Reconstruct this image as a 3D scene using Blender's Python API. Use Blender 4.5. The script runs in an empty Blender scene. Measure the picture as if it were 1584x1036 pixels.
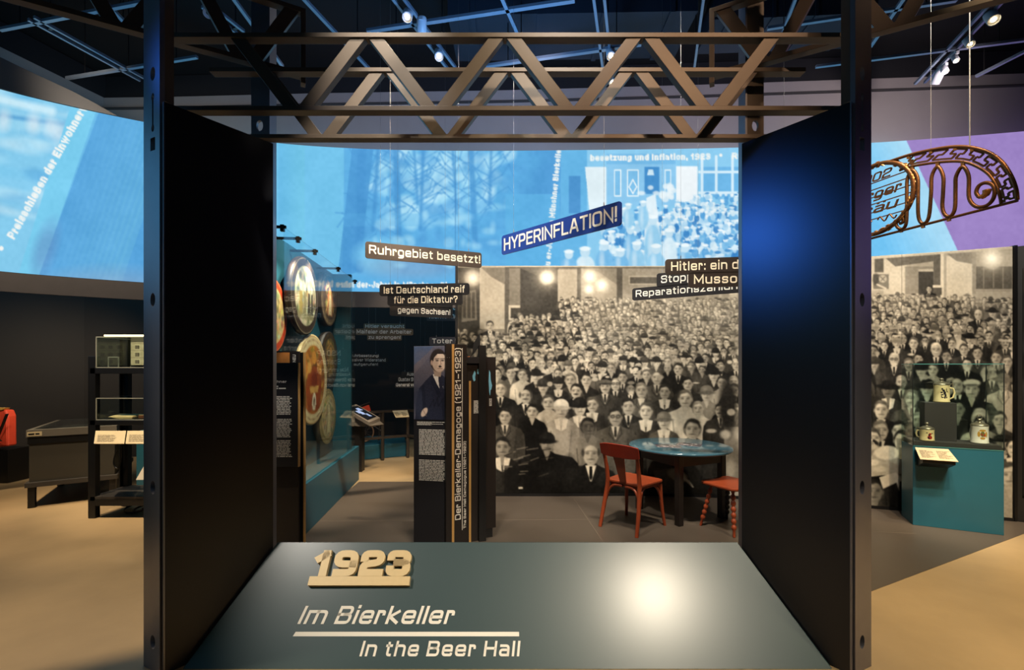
import bpy, math, random
import numpy as np
from mathutils import Vector, Matrix
random.seed(7)
R = math.radians
scn = bpy.context.scene
COL = scn.collection

# ------------------------------------------------------------------ camera
F, CX, CY, EYE = 705.0, 785.0, 566.0, 1.6          # focal length and principal point, in the photo's pixels
cam = bpy.data.cameras.new('camera')
cam.sensor_fit = 'HORIZONTAL'
cam.sensor_width = 36
cam.lens = F/1584*36
cam.shift_x = (792-CX)/1584
cam.shift_y = (CY-518)/1584
cam.clip_start = .05
camo = bpy.data.objects.new('camera', cam)
COL.objects.link(camo)
camo.location = (0, 0, EYE)
camo.rotation_euler = (R(90), 0, 0)
scn.camera = camo

# ------------------------------------------------------------------ world, exposure
scn.view_settings.view_transform = 'Standard'
scn.view_settings.look = 'None'
scn.view_settings.exposure = 0
scn.view_settings.gamma = 1
scn.view_settings.use_curve_mapping = False
world = bpy.data.worlds.new('world')
scn.world = world
world.use_nodes = True
world.node_tree.nodes['Background'].inputs[0].default_value = (.55, .7, 1, 1)
world.node_tree.nodes['Background'].inputs[1].default_value = .006
cy = scn.cycles
cy.max_bounces = 8
cy.diffuse_bounces = 3
cy.glossy_bounces = 4
cy.transparent_max_bounces = 32
cy.caustics_reflective = False
cy.caustics_refractive = False
cy.sample_clamp_indirect = 3
cy.use_denoising = True


# ------------------------------------------------------------------ lights of the room, and added unseen lamps
def spot(loc, target, power, angle, color=(1, .82, .58), blend=.6, radius=.06):
    l = bpy.data.lights.new('spot_light', 'SPOT')
    l.energy = power
    l.spot_size = R(angle)
    l.spot_blend = blend
    l.color = color
    l.shadow_soft_size = radius
    o = bpy.data.objects.new('spot_light', l)
    COL.objects.link(o)
    o.location = loc
    o.rotation_euler = (Vector(target)-Vector(loc)).to_track_quat('-Z', 'Y').to_euler()
    return o


WARM = (1, .80, .55)
NEUT = (1, .92, .81)
# mural washers
spot((-.3, 2.9, 5.15), (.15, 5.56, 1.5), 760, 62, NEUT, 1, .12)
spot((1.3, 2.9, 5.15), (1.5, 5.56, 1.6), 860, 62, NEUT, 1, .12)
spot((2.9, 2.7, 5.15), (3.1, 5.4, 1.5), 600, 62, NEUT, 1, .12)
spot((4.0, 2.3, 5.0), (4.55, 5.0, 1.6), 760, 56, NEUT, 1, .12)
# trusses
spot((2.0, -.6, 5.1), (.7, 2.7, 3.25), 400, 34, (1, .62, .36), .9, .08)
spot((.2, -.6, 5.1), (-.25, 2.7, 3.2), 190, 24, (1, .78, .50), .9, .08)
spot((2.6, 1.0, 5.1), (1.75, 2.85, 3.8), 80, 36, (1, .62, .38), .9, .05)
# title board at the foot of the frame
spot((2.56, -1.14, 5.0), (.45, 2.66, .25), 1650, 34, (1, .86, .66), 1, .16)
spot((-3.6, .2, 5.0), (-.45, 2.62, .25), 620, 22, (1, .92, .8), .8, .06)
# beige floor left and right
spot((-3.2, 2.2, 5.1), (-2.6, 2.6, 0), 820, 44, WARM, .9, .05)
spot((-4.6, 3.4, 5.1), (-4.2, 5.2, 0), 860, 44, WARM, .7, .04)
spot((-5.6, 4.5, 5.1), (-5.7, 6.6, .6), 620, 60, WARM, .7, .04)
spot((-3.6, 3.4, 5.1), (-3.8, 5.1, 1.0), 620, 30, WARM, .7, .04)
spot((3.6, .9, 5.1), (3.5, 2.7, 0), 1450, 46, (1, .80, .50), .9, .05)
spot((5.0, 2.6, 5.1), (5.1, 3.9, 0), 620, 38, (1, .80, .50), .8, .05)
spot((-5.5, 6.0, 2.45), (-7.4, 7.35, .8), 130, 95, WARM, 1, .05)  # added unseen lamp under the pelmet, warms the left wall
spot((-6.3, 5.45, 2.45), (-6.95, 6.2, 1.1), 70, 40, WARM, .8, .04)  # added unseen lamp that brightens the red bag
spot((-.25, 2.2, 4.5), (-1.8, 3.6, 1.4), 480, 22, NEUT, .8, .04)  # added unseen lamp that brightens the left text stand
# dark floor, table and chairs
spot((1.0, 2.9, 5.1), (1.5, 4.6, .4), 440, 34, (1, .84, .62), .9, .06)
spot((-.6, 3.4, 5.1), (-.7, 5.2, .2), 300, 46, (1, .84, .62), 1, .08)
spot((-1.1, 5.6, 5.1), (-1.5, 7.6, .1), 420, 34, WARM, .7, .05)
# painted discs, panels, case, grille, signs
spot((-.6, 3.6, 5.1), (-2.2, 5.3, 1.15), 2000, 34, (1, .84, .62), .8, .05)
spot((-.8, 1.4, 5.1), (-.6, 4.1, 1.3), 330, 24, NEUT, .8, .05)
spot((3.2, 2.0, 5.1), (4.3, 4.5, .9), 820, 22, WARM, .8, .05)
spot((2.3, 1.2, 5.1), (3.3, 3.4, 2.9), 330, 34, (1, .72, .42), .8, .05)
spot((.5, 1.2, 5.1), (.3, 4.4, 2.6), 360, 40, NEUT, .9, .05)
spot((-.6, 4.4, 5.1), (-1.6, 7.7, 2.0), 320, 44, NEUT, .9, .05)
# added unseen washes that brighten the pale wall over the screen
for x_, c_, p_ in ((-5.0, (1, .88, .72), 40), (-2.2, (.88, .84, 1), 55), (.4, (.88, .84, 1), 70), (3.0, (.95, .84, 1), 80), (5.2, (1, .84, .86), 95)):
    spot((x_, 4.9, 4.7), (x_*1.06, 7.1, 5.4), p_, 100, c_, 1, .1)
# added blue lamp out of view at the left, tinting the frame's right cheek
spot((-4.6, 1.44, 3.95), (1.49, 2.79, 2.36), 520, 11.5, (.04, .2, 1), 1, .16)
# added unseen uplights that tint the ceiling services blue
spot((0, 4.2, 3.6), (0, 4.2, 6), 260, 165, (.16, .45, 1), 1, .3)
spot((-2.6, 2.0, 3.9), (-2.6, 2.0, 6), 160, 165, (.16, .45, 1), 1, .3)


# ------------------------------------------------------------------ helpers
def P(x, y, d):
    """point seen at photo pixel (x, y) at depth d"""
    return Vector(((x-CX)/F*d, d, EYE+(CY-y)/F*d))


def ray(x, y):
    return Vector(((x-CX)/F, 1, (CY-y)/F))


def hit(x, y, p0, n):
    r = ray(x, y)
    o = Vector((0, 0, EYE))
    t = (Vector(p0)-o).dot(Vector(n))/r.dot(Vector(n))
    return o+r*t


def lin(c):
    out = []
    for v in c[:3]:
        v = v/255
        out.append(v/12.92 if v <= .04045 else ((v+.055)/1.055)**2.4)
    return tuple(out)


def lin_arr(a):
    a = np.clip(a, 0, 255)/255
    return np.where(a <= .04045, a/12.92, ((a+.055)/1.055)**2.4)


MATS = {}


def mat(name, rgb, rough=.5, metal=0, vary=.12, scale=12, bump=0, spec=.5, coat=0, emit=0, coat_rough=.1):
    if name in MATS:
        return MATS[name]
    m = bpy.data.materials.new(name)
    m.use_nodes = True
    nt = m.node_tree
    b = nt.nodes['Principled BSDF']
    c = lin(rgb)
    b.inputs['Roughness'].default_value = rough
    b.inputs['Metallic'].default_value = metal
    b.inputs['Specular IOR Level'].default_value = spec
    b.inputs['Coat Weight'].default_value = coat
    b.inputs['Coat Roughness'].default_value = coat_rough
    if vary > 0 or bump > 0:
        tc = nt.nodes.new('ShaderNodeTexCoord')
        nz = nt.nodes.new('ShaderNodeTexNoise')
        nz.inputs['Scale'].default_value = scale
        nz.inputs['Detail'].default_value = 5
        nt.links.new(tc.outputs['Object'], nz.inputs['Vector'])
        mx = nt.nodes.new('ShaderNodeMix')
        mx.data_type = 'RGBA'
        mx.inputs[6].default_value = (*[v*(1-vary) for v in c], 1)
        mx.inputs[7].default_value = (*[min(1, v*(1+vary)) for v in c], 1)
        nt.links.new(nz.outputs['Fac'], mx.inputs[0])
        nt.links.new(mx.outputs[2], b.inputs['Base Color'])
        if bump:
            bp = nt.nodes.new('ShaderNodeBump')
            bp.inputs['Strength'].default_value = bump
            bp.inputs['Distance'].default_value = .01
            nt.links.new(nz.outputs['Fac'], bp.inputs['Height'])
            nt.links.new(bp.outputs['Normal'], b.inputs['Normal'])
    else:
        b.inputs['Base Color'].default_value = (*c, 1)
    if emit:
        b.inputs['Emission Color'].default_value = (*c, 1)
        b.inputs['Emission Strength'].default_value = emit
    MATS[name] = m
    return m


def mat_print(name, rough=.45, spec=.35, emit=0):
    """a printed picture: the colour sits in the surface's own colour attribute"""
    if name in MATS:
        return MATS[name]
    m = bpy.data.materials.new(name)
    m.use_nodes = True
    nt = m.node_tree
    b = nt.nodes['Principled BSDF']
    a = nt.nodes.new('ShaderNodeVertexColor')
    a.layer_name = 'Col'
    if emit:
        nt.nodes.remove(b)
        e = nt.nodes.new('ShaderNodeEmission')
        e.inputs['Strength'].default_value = emit
        nt.links.new(a.outputs['Color'], e.inputs['Color'])
        nt.links.new(e.outputs['Emission'], nt.nodes['Material Output'].inputs['Surface'])
        m.cycles.emission_sampling = 'NONE'
    else:
        b.inputs['Roughness'].default_value = rough
        b.inputs['Specular IOR Level'].default_value = spec
        nt.links.new(a.outputs['Color'], b.inputs['Base Color'])
    MATS[name] = m
    return m


def mat_glass(name, tint=(.93, .98, .97), refl=1.0):
    m = bpy.data.materials.new(name)
    m.use_nodes = True
    nt = m.node_tree
    nt.nodes.remove(nt.nodes['Principled BSDF'])
    tr = nt.nodes.new('ShaderNodeBsdfTransparent')
    tr.inputs['Color'].default_value = (*tint, 1)
    gl = nt.nodes.new('ShaderNodeBsdfGlossy')
    gl.inputs['Roughness'].default_value = 0
    gl.inputs['Color'].default_value = (refl, refl, refl, 1)
    lw = nt.nodes.new('ShaderNodeLayerWeight')
    lw.inputs['Blend'].default_value = .5
    pw = nt.nodes.new('ShaderNodeMath')
    pw.operation = 'POWER'
    pw.inputs[1].default_value = 5
    ma = nt.nodes.new('ShaderNodeMath')
    ma.operation = 'MULTIPLY_ADD'
    ma.inputs[1].default_value = .95
    ma.inputs[2].default_value = .04
    mx = nt.nodes.new('ShaderNodeMixShader')
    nt.links.new(lw.outputs['Facing'], pw.inputs[0])
    nt.links.new(pw.outputs[0], ma.inputs[0])
    nt.links.new(ma.outputs[0], mx.inputs[0])
    nt.links.new(tr.outputs[0], mx.inputs[1])
    nt.links.new(gl.outputs[0], mx.inputs[2])
    nt.links.new(mx.outputs[0], nt.nodes['Material Output'].inputs['Surface'])
    return m


def thing(name, label, cat, loc=(0, 0, 0), rz=0, group=None):
    o = bpy.data.objects.new(name, None)
    COL.objects.link(o)
    o.location = loc
    o.rotation_euler = (0, 0, rz)
    o.empty_display_size = .1
    return tag(o, label, cat, group)


def tag(o, label, cat, group=None):
    o['label'] = label
    o['category'] = cat
    if group:
        o['group'] = group
    return o


def struct(o, label=None, cat=None):
    o['kind'] = 'structure'
    if label:
        o['label'] = label
        o['category'] = cat
    return o


def mtx(o):
    """world matrix of an object from its own and its parents' transforms"""
    m = Matrix.Translation(o.location) @ o.rotation_euler.to_matrix().to_4x4()
    return mtx(o.parent) @ m if o.parent else m


class MB:
    """collects shapes, then links them as ONE mesh object"""

    def __init__(s):
        s.v, s.f, s.mi, s.sm = [], [], [], []

    def add(s, vs, fs, mi=0, smooth=False):
        b = len(s.v)
        s.v += [Vector(v) for v in vs]
        for f in fs:
            s.f.append([b+i for i in f])
            s.mi.append(mi)
            s.sm.append(smooth)
        return s

    def box(s, c, size, rz=0, mi=0, m=None):
        x, y, z = [k/2 for k in size]
        vs = [Vector((a*x, b*y, d*z)) for a in (-1, 1) for b in (-1, 1) for d in (-1, 1)]
        M = m if m is not None else Matrix.Rotation(rz, 3, 'Z')
        vs = [M @ v+Vector(c) for v in vs]
        return s.add(vs, [(0, 1, 3, 2), (4, 6, 7, 5), (0, 4, 5, 1), (2, 3, 7, 6), (0, 2, 6, 4), (1, 5, 7, 3)], mi)

    def bbox(s, lo, hi, mi=0):
        c = [(a+b)/2 for a, b in zip(lo, hi)]
        return s.box(c, [abs(b-a) for a, b in zip(lo, hi)], mi=mi)

    def prism(s, poly, off, mi=0):
        """closed polygon (3D points) swept by the vector off"""
        n = len(poly)
        off = Vector(off)
        vs = [Vector(p) for p in poly]+[Vector(p)+off for p in poly]
        fs = [tuple(range(n))[::-1], tuple(range(n, 2*n))]
        fs += [(i, (i+1) % n, n+(i+1) % n, n+i) for i in range(n)]
        return s.add(vs, fs, mi)

    def tube(s, pts, r, n=8, mi=0, closed=False, caps=True):
        pts = [Vector(p) for p in pts]
        k = len(pts)
        rs = r if isinstance(r, (list, tuple)) else [r]*k
        up = None
        vs = []
        for i, p in enumerate(pts):
            if closed:
                d = pts[(i+1) % k]-pts[i-1]
            else:
                d = pts[min(i+1, k-1)]-pts[max(i-1, 0)]
            d = d.normalized() if d.length > 1e-9 else Vector((0, 0, 1))
            if up is None:
                up = Vector((0, 0, 1)) if abs(d.z) < .9 else Vector((0, 1, 0))
            a = d.cross(up)
            a = a.normalized() if a.length > 1e-6 else d.orthogonal().normalized()
            b = a.cross(d).normalized()
            up = b
            for j in range(n):
                t = 2*math.pi*j/n
                vs.append(p+(a*math.cos(t)+b*math.sin(t))*rs[i])
        fs = []
        for i in range(k if closed else k-1):
            i2 = (i+1) % k
            for j in range(n):
                j2 = (j+1) % n
                fs.append((i*n+j, i*n+j2, i2*n+j2, i2*n+j))
        s.add(vs, fs, mi, True)
        if caps and not closed:
            s.add(vs[:n], [tuple(range(n))[::-1]], mi)
            s.add(vs[-n:], [tuple(range(n))], mi)
        return s

    def bar(s, a, b, w, h, side=None, mi=0):
        """rectangular bar from a to b; w along side, h along the other"""
        a, b = Vector(a), Vector(b)
        d = (b-a).normalized()
        sd = Vector(side) if side is not None else (d.cross(Vector((0, 0, 1))) if abs(d.z) < .95 else Vector((1, 0, 0)))
        sd = (sd-d*sd.dot(d)).normalized()
        u = d.cross(sd).normalized()
        vs = []
        for p in (a, b):
            for x, y in ((-1, -1), (1, -1), (1, 1), (-1, 1)):
                vs.append(p+sd*(x*w/2)+u*(y*h/2))
        return s.add(vs, [(0, 3, 2, 1), (4, 5, 6, 7), (0, 1, 5, 4), (1, 2, 6, 5), (2, 3, 7, 6), (3, 0, 4, 7)], mi)

    def lathe(s, prof, base=(0, 0, 0), n=24, mi=0, axis=None):
        """profile of (radius, height) turned round an axis through base"""
        ax = Vector(axis).normalized() if axis is not None else Vector((0, 0, 1))
        e1 = ax.orthogonal().normalized() if axis is not None else Vector((1, 0, 0))
        e2 = ax.cross(e1)
        base = Vector(base)
        vs = []
        for r, z in prof:
            for j in range(n):
                t = 2*math.pi*j/n
                vs.append(base+ax*z+(e1*math.cos(t)+e2*math.sin(t))*r)
        fs = []
        for i in range(len(prof)-1):
            for j in range(n):
                j2 = (j+1) % n
                fs.append((i*n+j, i*n+j2, (i+1)*n+j2, (i+1)*n+j))
        s.add(vs, fs, mi, True)
        if prof[0][0] > 1e-4:
            s.add(vs[:n], [tuple(range(n))[::-1]], mi)
        if prof[-1][0] > 1e-4:
            s.add(vs[-n:], [tuple(range(n))], mi)
        return s

    def build(s, name, mats, parent=None, world=False, bevel=0):
        me = bpy.data.meshes.new(name)
        vs = s.v
        if world and parent is not None:
            inv = mtx(parent).inverted()
            vs = [inv @ v for v in vs]
        me.from_pydata([tuple(v) for v in vs], [], s.f)
        for m in (mats if isinstance(mats, (list, tuple)) else [mats]):
            me.materials.append(m)
        me.polygons.foreach_set('material_index', s.mi)
        me.polygons.foreach_set('use_smooth', s.sm)
        me.update()
        o = bpy.data.objects.new(name, me)
        COL.objects.link(o)
        if parent is not None:
            o.parent = parent
        if bevel:
            b = o.modifiers.new('bevel', 'BEVEL')
            b.width = bevel
            b.segments = 2
            b.limit_method = 'ANGLE'
        return o


def plate(outline, holes, thick, frame):
    """flat plate with holes, as (verts, faces): 2D loops filled, then thickened; frame = (origin, ex, ey, en)"""
    cu = bpy.data.curves.new('tmp', 'CURVE')
    cu.dimensions = '2D'
    cu.fill_mode = 'BOTH'
    cu.extrude = thick/2
    for loop in [outline]+list(holes):
        sp = cu.splines.new('POLY')
        sp.points.add(len(loop)-1)
        for p, q in zip(sp.points, loop):
            p.co = (q[0], q[1], 0, 1)
        sp.use_cyclic_u = True
    ob = bpy.data.objects.new('tmp', cu)
    me = bpy.data.meshes.new_from_object(ob)
    o, ex, ey, en = [Vector(k) for k in frame]
    vs = [o+ex*v.co.x+ey*v.co.y+en*(v.co.z+thick/2) for v in me.vertices]
    fs = [tuple(p.vertices) for p in me.polygons]
    bpy.data.objects.remove(ob)
    bpy.data.curves.remove(cu)
    bpy.data.meshes.remove(me)
    return vs, fs


def rrect(x0, y0, x1, y1, r, n=5):
    pts = []
    for cx, cy_, a0 in ((x1-r, y1-r, 0), (x0+r, y1-r, 90), (x0+r, y0+r, 180), (x1-r, y0+r, 270)):
        for i in range(n+1):
            a = R(a0+90*i/n)
            pts.append((cx+r*math.cos(a), cy_+r*math.sin(a)))
    return pts


def circ(cx, cy_, rx, ry=None, n=24):
    ry = rx if ry is None else ry
    return [(cx+rx*math.cos(2*math.pi*i/n), cy_+ry*math.sin(2*math.pi*i/n)) for i in range(n)]


# ------------------------------------------------------------------ lettering: a wide square-shouldered stroke face
GL = {
    'A': '.95|0,0 .42,1! .58,1! 1,0;.2,.3 .8,.3', 'B': '.88|0,.53! .96,.53 .96,1 0,1! 0,0! 1,0 1,.53 .5,.53',
    'C': '.9|1,.7 1,1 0,1 0,0 1,0 1,.3', 'D': '.92|o0,0! 0,1! 1,1 1,0', 'E': '.8|1,1 0,1! 0,0! 1,0;.1,.52 .9,.52',
    'F': '.78|1,1 0,1! 0,0;.1,.5 .88,.5', 'G': '.92|1,.75 1,1 0,1 0,0 1,0 1,.48! .6,.48', 'H': '.9|0,0 0,1;1,0 1,1;.1,.52 .9,.52',
    'I': '0|.5,0 .5,1', 'J': '.75|1,1 1,0 0,0 0,.3', 'K': '.88|0,0 0,1;.95,1 .12,.5! 1,0', 'L': '.75|0,1 0,0! 1,0',
    'M': '1.1|0,0 0,1! .5,.2! 1,1! 1,0', 'N': '.92|0,0 0,1! 1,0! 1,1', 'O': '.95|o0,0 0,1 1,1 1,0', 'P': '.85|0,0 0,1! 1,1 1,.42 .1,.42',
    'Q': '.95|o0,0 0,1 1,1 1,0;.6,.25 1,-.1', 'R': '.88|0,0 0,1! 1,1 1,.46 .1,.46;.6,.46 1,0', 'S': '.85|.98,.78 .98,1 0,1 0,.53 1,.53 1,0 0,0 0,.22',
    'T': '.82|0,1 1,1;.5,.9 .5,0', 'U': '.9|0,1 0,0 1,0 1,1', 'V': '.92|0,1 .5,0! 1,1', 'W': '1.3|0,1 .25,0! .5,1! .75,0! 1,1',
    'X': '.9|0,0 1,1;0,1 1,0', 'Y': '.9|0,1 .5,.42! 1,1;.5,.42 .5,0', 'Z': '.82|0,1 1,1! 0,0! 1,0',
    'a': '.74|.05,.72 1,.72 1,0;.9,.4 0,.4 0,0 .9,0', 'b': '.76|0,1 0,0;o0,0 0,.72 1,.72 1,0', 'c': '.7|1,.56 1,.72 0,.72 0,0 1,0 1,.16',
    'd': '.76|1,1 1,0;o0,0 0,.72 1,.72 1,0', 'e': '.76|.1,.36 1,.36! 1,.72 0,.72 0,0 1,0 1,.08', 'f': '.46|.95,1 .35,1 .35,0;0,.72 .9,.72',
    'g': '.76|o0,0 0,.72 1,.72 1,0;1,.6 1,-.28 .08,-.28', 'h': '.76|0,1 0,0;.1,.72 1,.72 1,0', 'i': '0|.5,0 .5,.72;.5,1.04 .5,1.06',
    'j': '.3|1,.72 1,-.28 0,-.28;1,1.04 1,1.06', 'k': '.72|0,1 0,0;.92,.72 .12,.38! 1,0', 'l': '0|.5,0 .5,1', 'm': '1.2|0,0 0,.72! 1,.72 1,0;.5,.7 .5,0',
    'n': '.76|0,0 0,.72! 1,.72 1,0', 'o': '.78|o0,0 0,.72 1,.72 1,0', 'p': '.76|0,.72 0,-.28;o0,0 0,.72 1,.72 1,0', 'q': '.76|1,.72 1,-.28;o0,0 0,.72 1,.72 1,0',
    'r': '.5|0,0 0,.72! 1,.72 1,.56', 's': '.7|.98,.6 .98,.72 0,.72 0,.37 1,.37 1,0 0,0 0,.12', 't': '.5|.35,.92 .35,0 .95,0;0,.72 .95,.72',
    'u': '.76|0,.72 0,0 .9,0;1,0 1,.72', 'v': '.76|0,.72 .5,0! 1,.72', 'w': '1.1|0,.72 .25,0! .5,.72! .75,0! 1,.72', 'x': '.74|0,0 1,.72;0,.72 1,0',
    'y': '.76|0,.72 0,0 .9,0;1,.72 1,-.28 .08,-.28', 'z': '.68|0,.72 1,.72! 0,0! 1,0', 'ß': '.8|0,0 0,1 .9,1 .9,.58 .5,.58;.5,.58 1,.58 1,0 .45,0',
    'ü': '.76|0,.72 0,0 .9,0;1,0 1,.72;.12,1.04 .12,1.05;.88,1.04 .88,1.05', 'ä': '.74|.05,.72 1,.72 1,0;.9,.4 0,.4 0,0 .9,0;.12,1.04 .12,1.05;.88,1.04 .88,1.05',
    'ö': '.78|o0,0 0,.72 1,.72 1,0;.12,1.04 .12,1.05;.88,1.04 .88,1.05', '!': '0|.5,.32 .5,1;.5,0 .5,.05', '?': '.75|0,.78 0,1 1,1 1,.55 .5,.5 .5,.32;.5,0 .5,.05',
    ':': '0|.5,0 .5,.05;.5,.6 .5,.65', '.': '0|.5,0 .5,.05', ',': '0|.5,.05 .3,-.15', '-': '.42|0,.36 1,.36', '–': '.75|0,.4 1,.4', '(': '.3|1,1.1 0,.9 0,-.05 1,-.25',
    ')': '.3|0,1.1 1,.9 1,-.05 0,-.25', '°': '.2|o0,.8 0,1 1,1 1,.8', '0': '.85|o0,0 0,1 1,1 1,0', '1': '.58|.75,0 .75,1;0,.74 .7,.94', '2': '.85|0,.75 0,1 1,1 1,.55 0,.42 0,0! 1,0',
    '3': '.85|0,.82 0,1 1,1 1,.53 .4,.53;.4,.53 1,.53 1,0 0,0 0,.18', '4': '.9|.8,0 .8,1! 0,.3! 1,.3', '5': '.85|1,1 0,1! 0,.58! 1,.58 1,0 0,0 0,.15',
    '6': '.85|1,.85 1,1 0,1 0,0 1,0 1,.55 .05,.55', '7': '.8|0,1 1,1! .4,0', '8': '.85|o0,0 0,1 1,1 1,0;.1,.52 .9,.52', '9': '.85|.95,.45 0,.45 0,1 1,1 1,0 .05,0',
}


def round_path(pts, sharp, closed, r0):
    n = len(pts)
    out = []
    for i in range(n):
        p = pts[i]
        if (not closed and i in (0, n-1)) or sharp[i]:
            out.append(p)
            continue
        a, b = pts[i-1], pts[(i+1) % n]
        la, lb = math.dist(p, a), math.dist(p, b)
        r = min(r0, la*.5, lb*.5)
        pa = (p[0]+(a[0]-p[0])/la*r, p[1]+(a[1]-p[1])/la*r)
        pb = (p[0]+(b[0]-p[0])/lb*r, p[1]+(b[1]-p[1])/lb*r)
        for k in range(5):
            t = k/4
            out.append(tuple((1-t)**2*u+2*t*(1-t)*v+t*t*w for u, v, w in zip(pa, p, pb)))
    res = [out[0]]
    for p in out[1:]:
        if math.dist(p, res[-1]) > 1e-4:
            res.append(p)
    if closed and math.dist(res[0], res[-1]) < 1e-4:
        res.pop()
    return res


def strip(path, w, closed):
    n = len(path)
    L, Rr = [], []
    for i in range(n):
        def un(a, b):
            d = math.dist(a, b) or 1e-9
            return ((b[0]-a[0])/d, (b[1]-a[1])/d)
        if closed:
            d1, d2 = un(path[i-1], path[i]), un(path[i], path[(i+1) % n])
        else:
            d2 = un(path[i], path[i+1]) if i < n-1 else un(path[i-1], path[i])
            d1 = un(path[i-1], path[i]) if i > 0 else d2
        n1, n2 = (-d1[1], d1[0]), (-d2[1], d2[0])
        mx, my = n1[0]+n2[0], n1[1]+n2[1]
        ml = math.hypot(mx, my) or 1e-9
        mx, my = mx/ml, my/ml
        c = max(.45, mx*n1[0]+my*n1[1])
        k = w/2/c
        L.append((path[i][0]+mx*k, path[i][1]+my*k))
        Rr.append((path[i][0]-mx*k, path[i][1]-my*k))
    return L, Rr


def letters(text, w=.16, track=.17, shear=0, wx=1.0):
    """strokes of a line of writing, cap height 1: list of (left, right, closed); and its length"""
    x = 0
    out = []
    h = w/2
    for ch in text:
        if ch == ' ':
            x += .42*wx
            continue
        wd, st = GL[ch].split('|')
        wd = max(float(wd)*wx, w)
        for s_ in st.split(';'):
            closed = s_[0] == 'o'
            s_ = s_.lstrip('o')
            pts, sh = [], []
            for q in s_.split():
                sh.append(q.endswith('!'))
                a, b = q.rstrip('!').split(',')
                pts.append((x+h+float(a)*(wd-w), h+float(b)*(1-w)))
            if not closed:
                for i, j in ((0, 1), (-1, -2)):
                    d = math.dist(pts[i], pts[j]) or 1e-9
                    pts[i] = (pts[i][0]+(pts[i][0]-pts[j][0])/d*h, pts[i][1]+(pts[i][1]-pts[j][1])/d*h)
            path = round_path(pts, sh, closed, .2)
            L, Q = strip(path, w, closed)
            if shear:
                L = [(a+b*shear, b) for a, b in L]
                Q = [(a+b*shear, b) for a, b in Q]
            out.append((L, Q, closed))
        x += wd+track*wx
    return out, x-track*wx


def put_text(mb, text, frame, height, length=None, depth=0, mi=0, **kw):
    """adds a line of writing to mb; frame = (origin, ex, ey, en); depth > 0 makes solid letters"""
    o, ex, ey, en = [Vector(k) for k in frame]
    st, tot = letters(text, **kw)
    sx = (length/tot) if length else height
    sy = height
    for L, Q, closed in st:
        n = len(L)
        top = [o+ex*(a*sx)+ey*(b*sy)+en*depth for a, b in L]+[o+ex*(a*sx)+ey*(b*sy)+en*depth for a, b in Q]
        m = n if closed else n-1
        fs = [(i, n+i, n+(i+1) % n, (i+1) % n) for i in range(m)]
        if depth <= .0011:
            mb.add(top, fs, mi)
        else:
            low = [v-en*depth for v in top]
            N = 2*n
            vs = top+low
            ff = list(fs)
            ff += [tuple(N+k for k in f[::-1]) for f in fs]
            for i in range(m):
                j = (i+1) % n
                ff.append((i, j, N+j, N+i))
                ff.append((n+j, n+i, N+n+i, N+n+j))
            if not closed:
                ff.append((0, N, N+n, n))
                ff.append((n-1, 2*n-1, N+2*n-1, N+n-1))
            mb.add(vs, ff, mi)
    return tot*sx


def text_block(mb, frame, w, h, pitch, rng, mi=0, lw=.55, ragged=.12):
    """a block of small print too fine to read: rows of word-long dashes"""
    o, ex, ey, en = [Vector(k) for k in frame]
    y = h-pitch
    while y > 0:
        x = 0
        end = w*(1-rng.random()*ragged)
        while x < end:
            l = min(pitch*(.8+rng.random()*3.2), end-x)
            if l > pitch*.3:
                q = [(x, y), (x+l, y), (x+l, y+pitch*lw), (x, y+pitch*lw)]
                mb.add([o+ex*a+ey*b+en*.0008 for a, b in q], [(0, 1, 2, 3)], mi)
            x += l+pitch*.38
        y -= pitch


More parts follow.
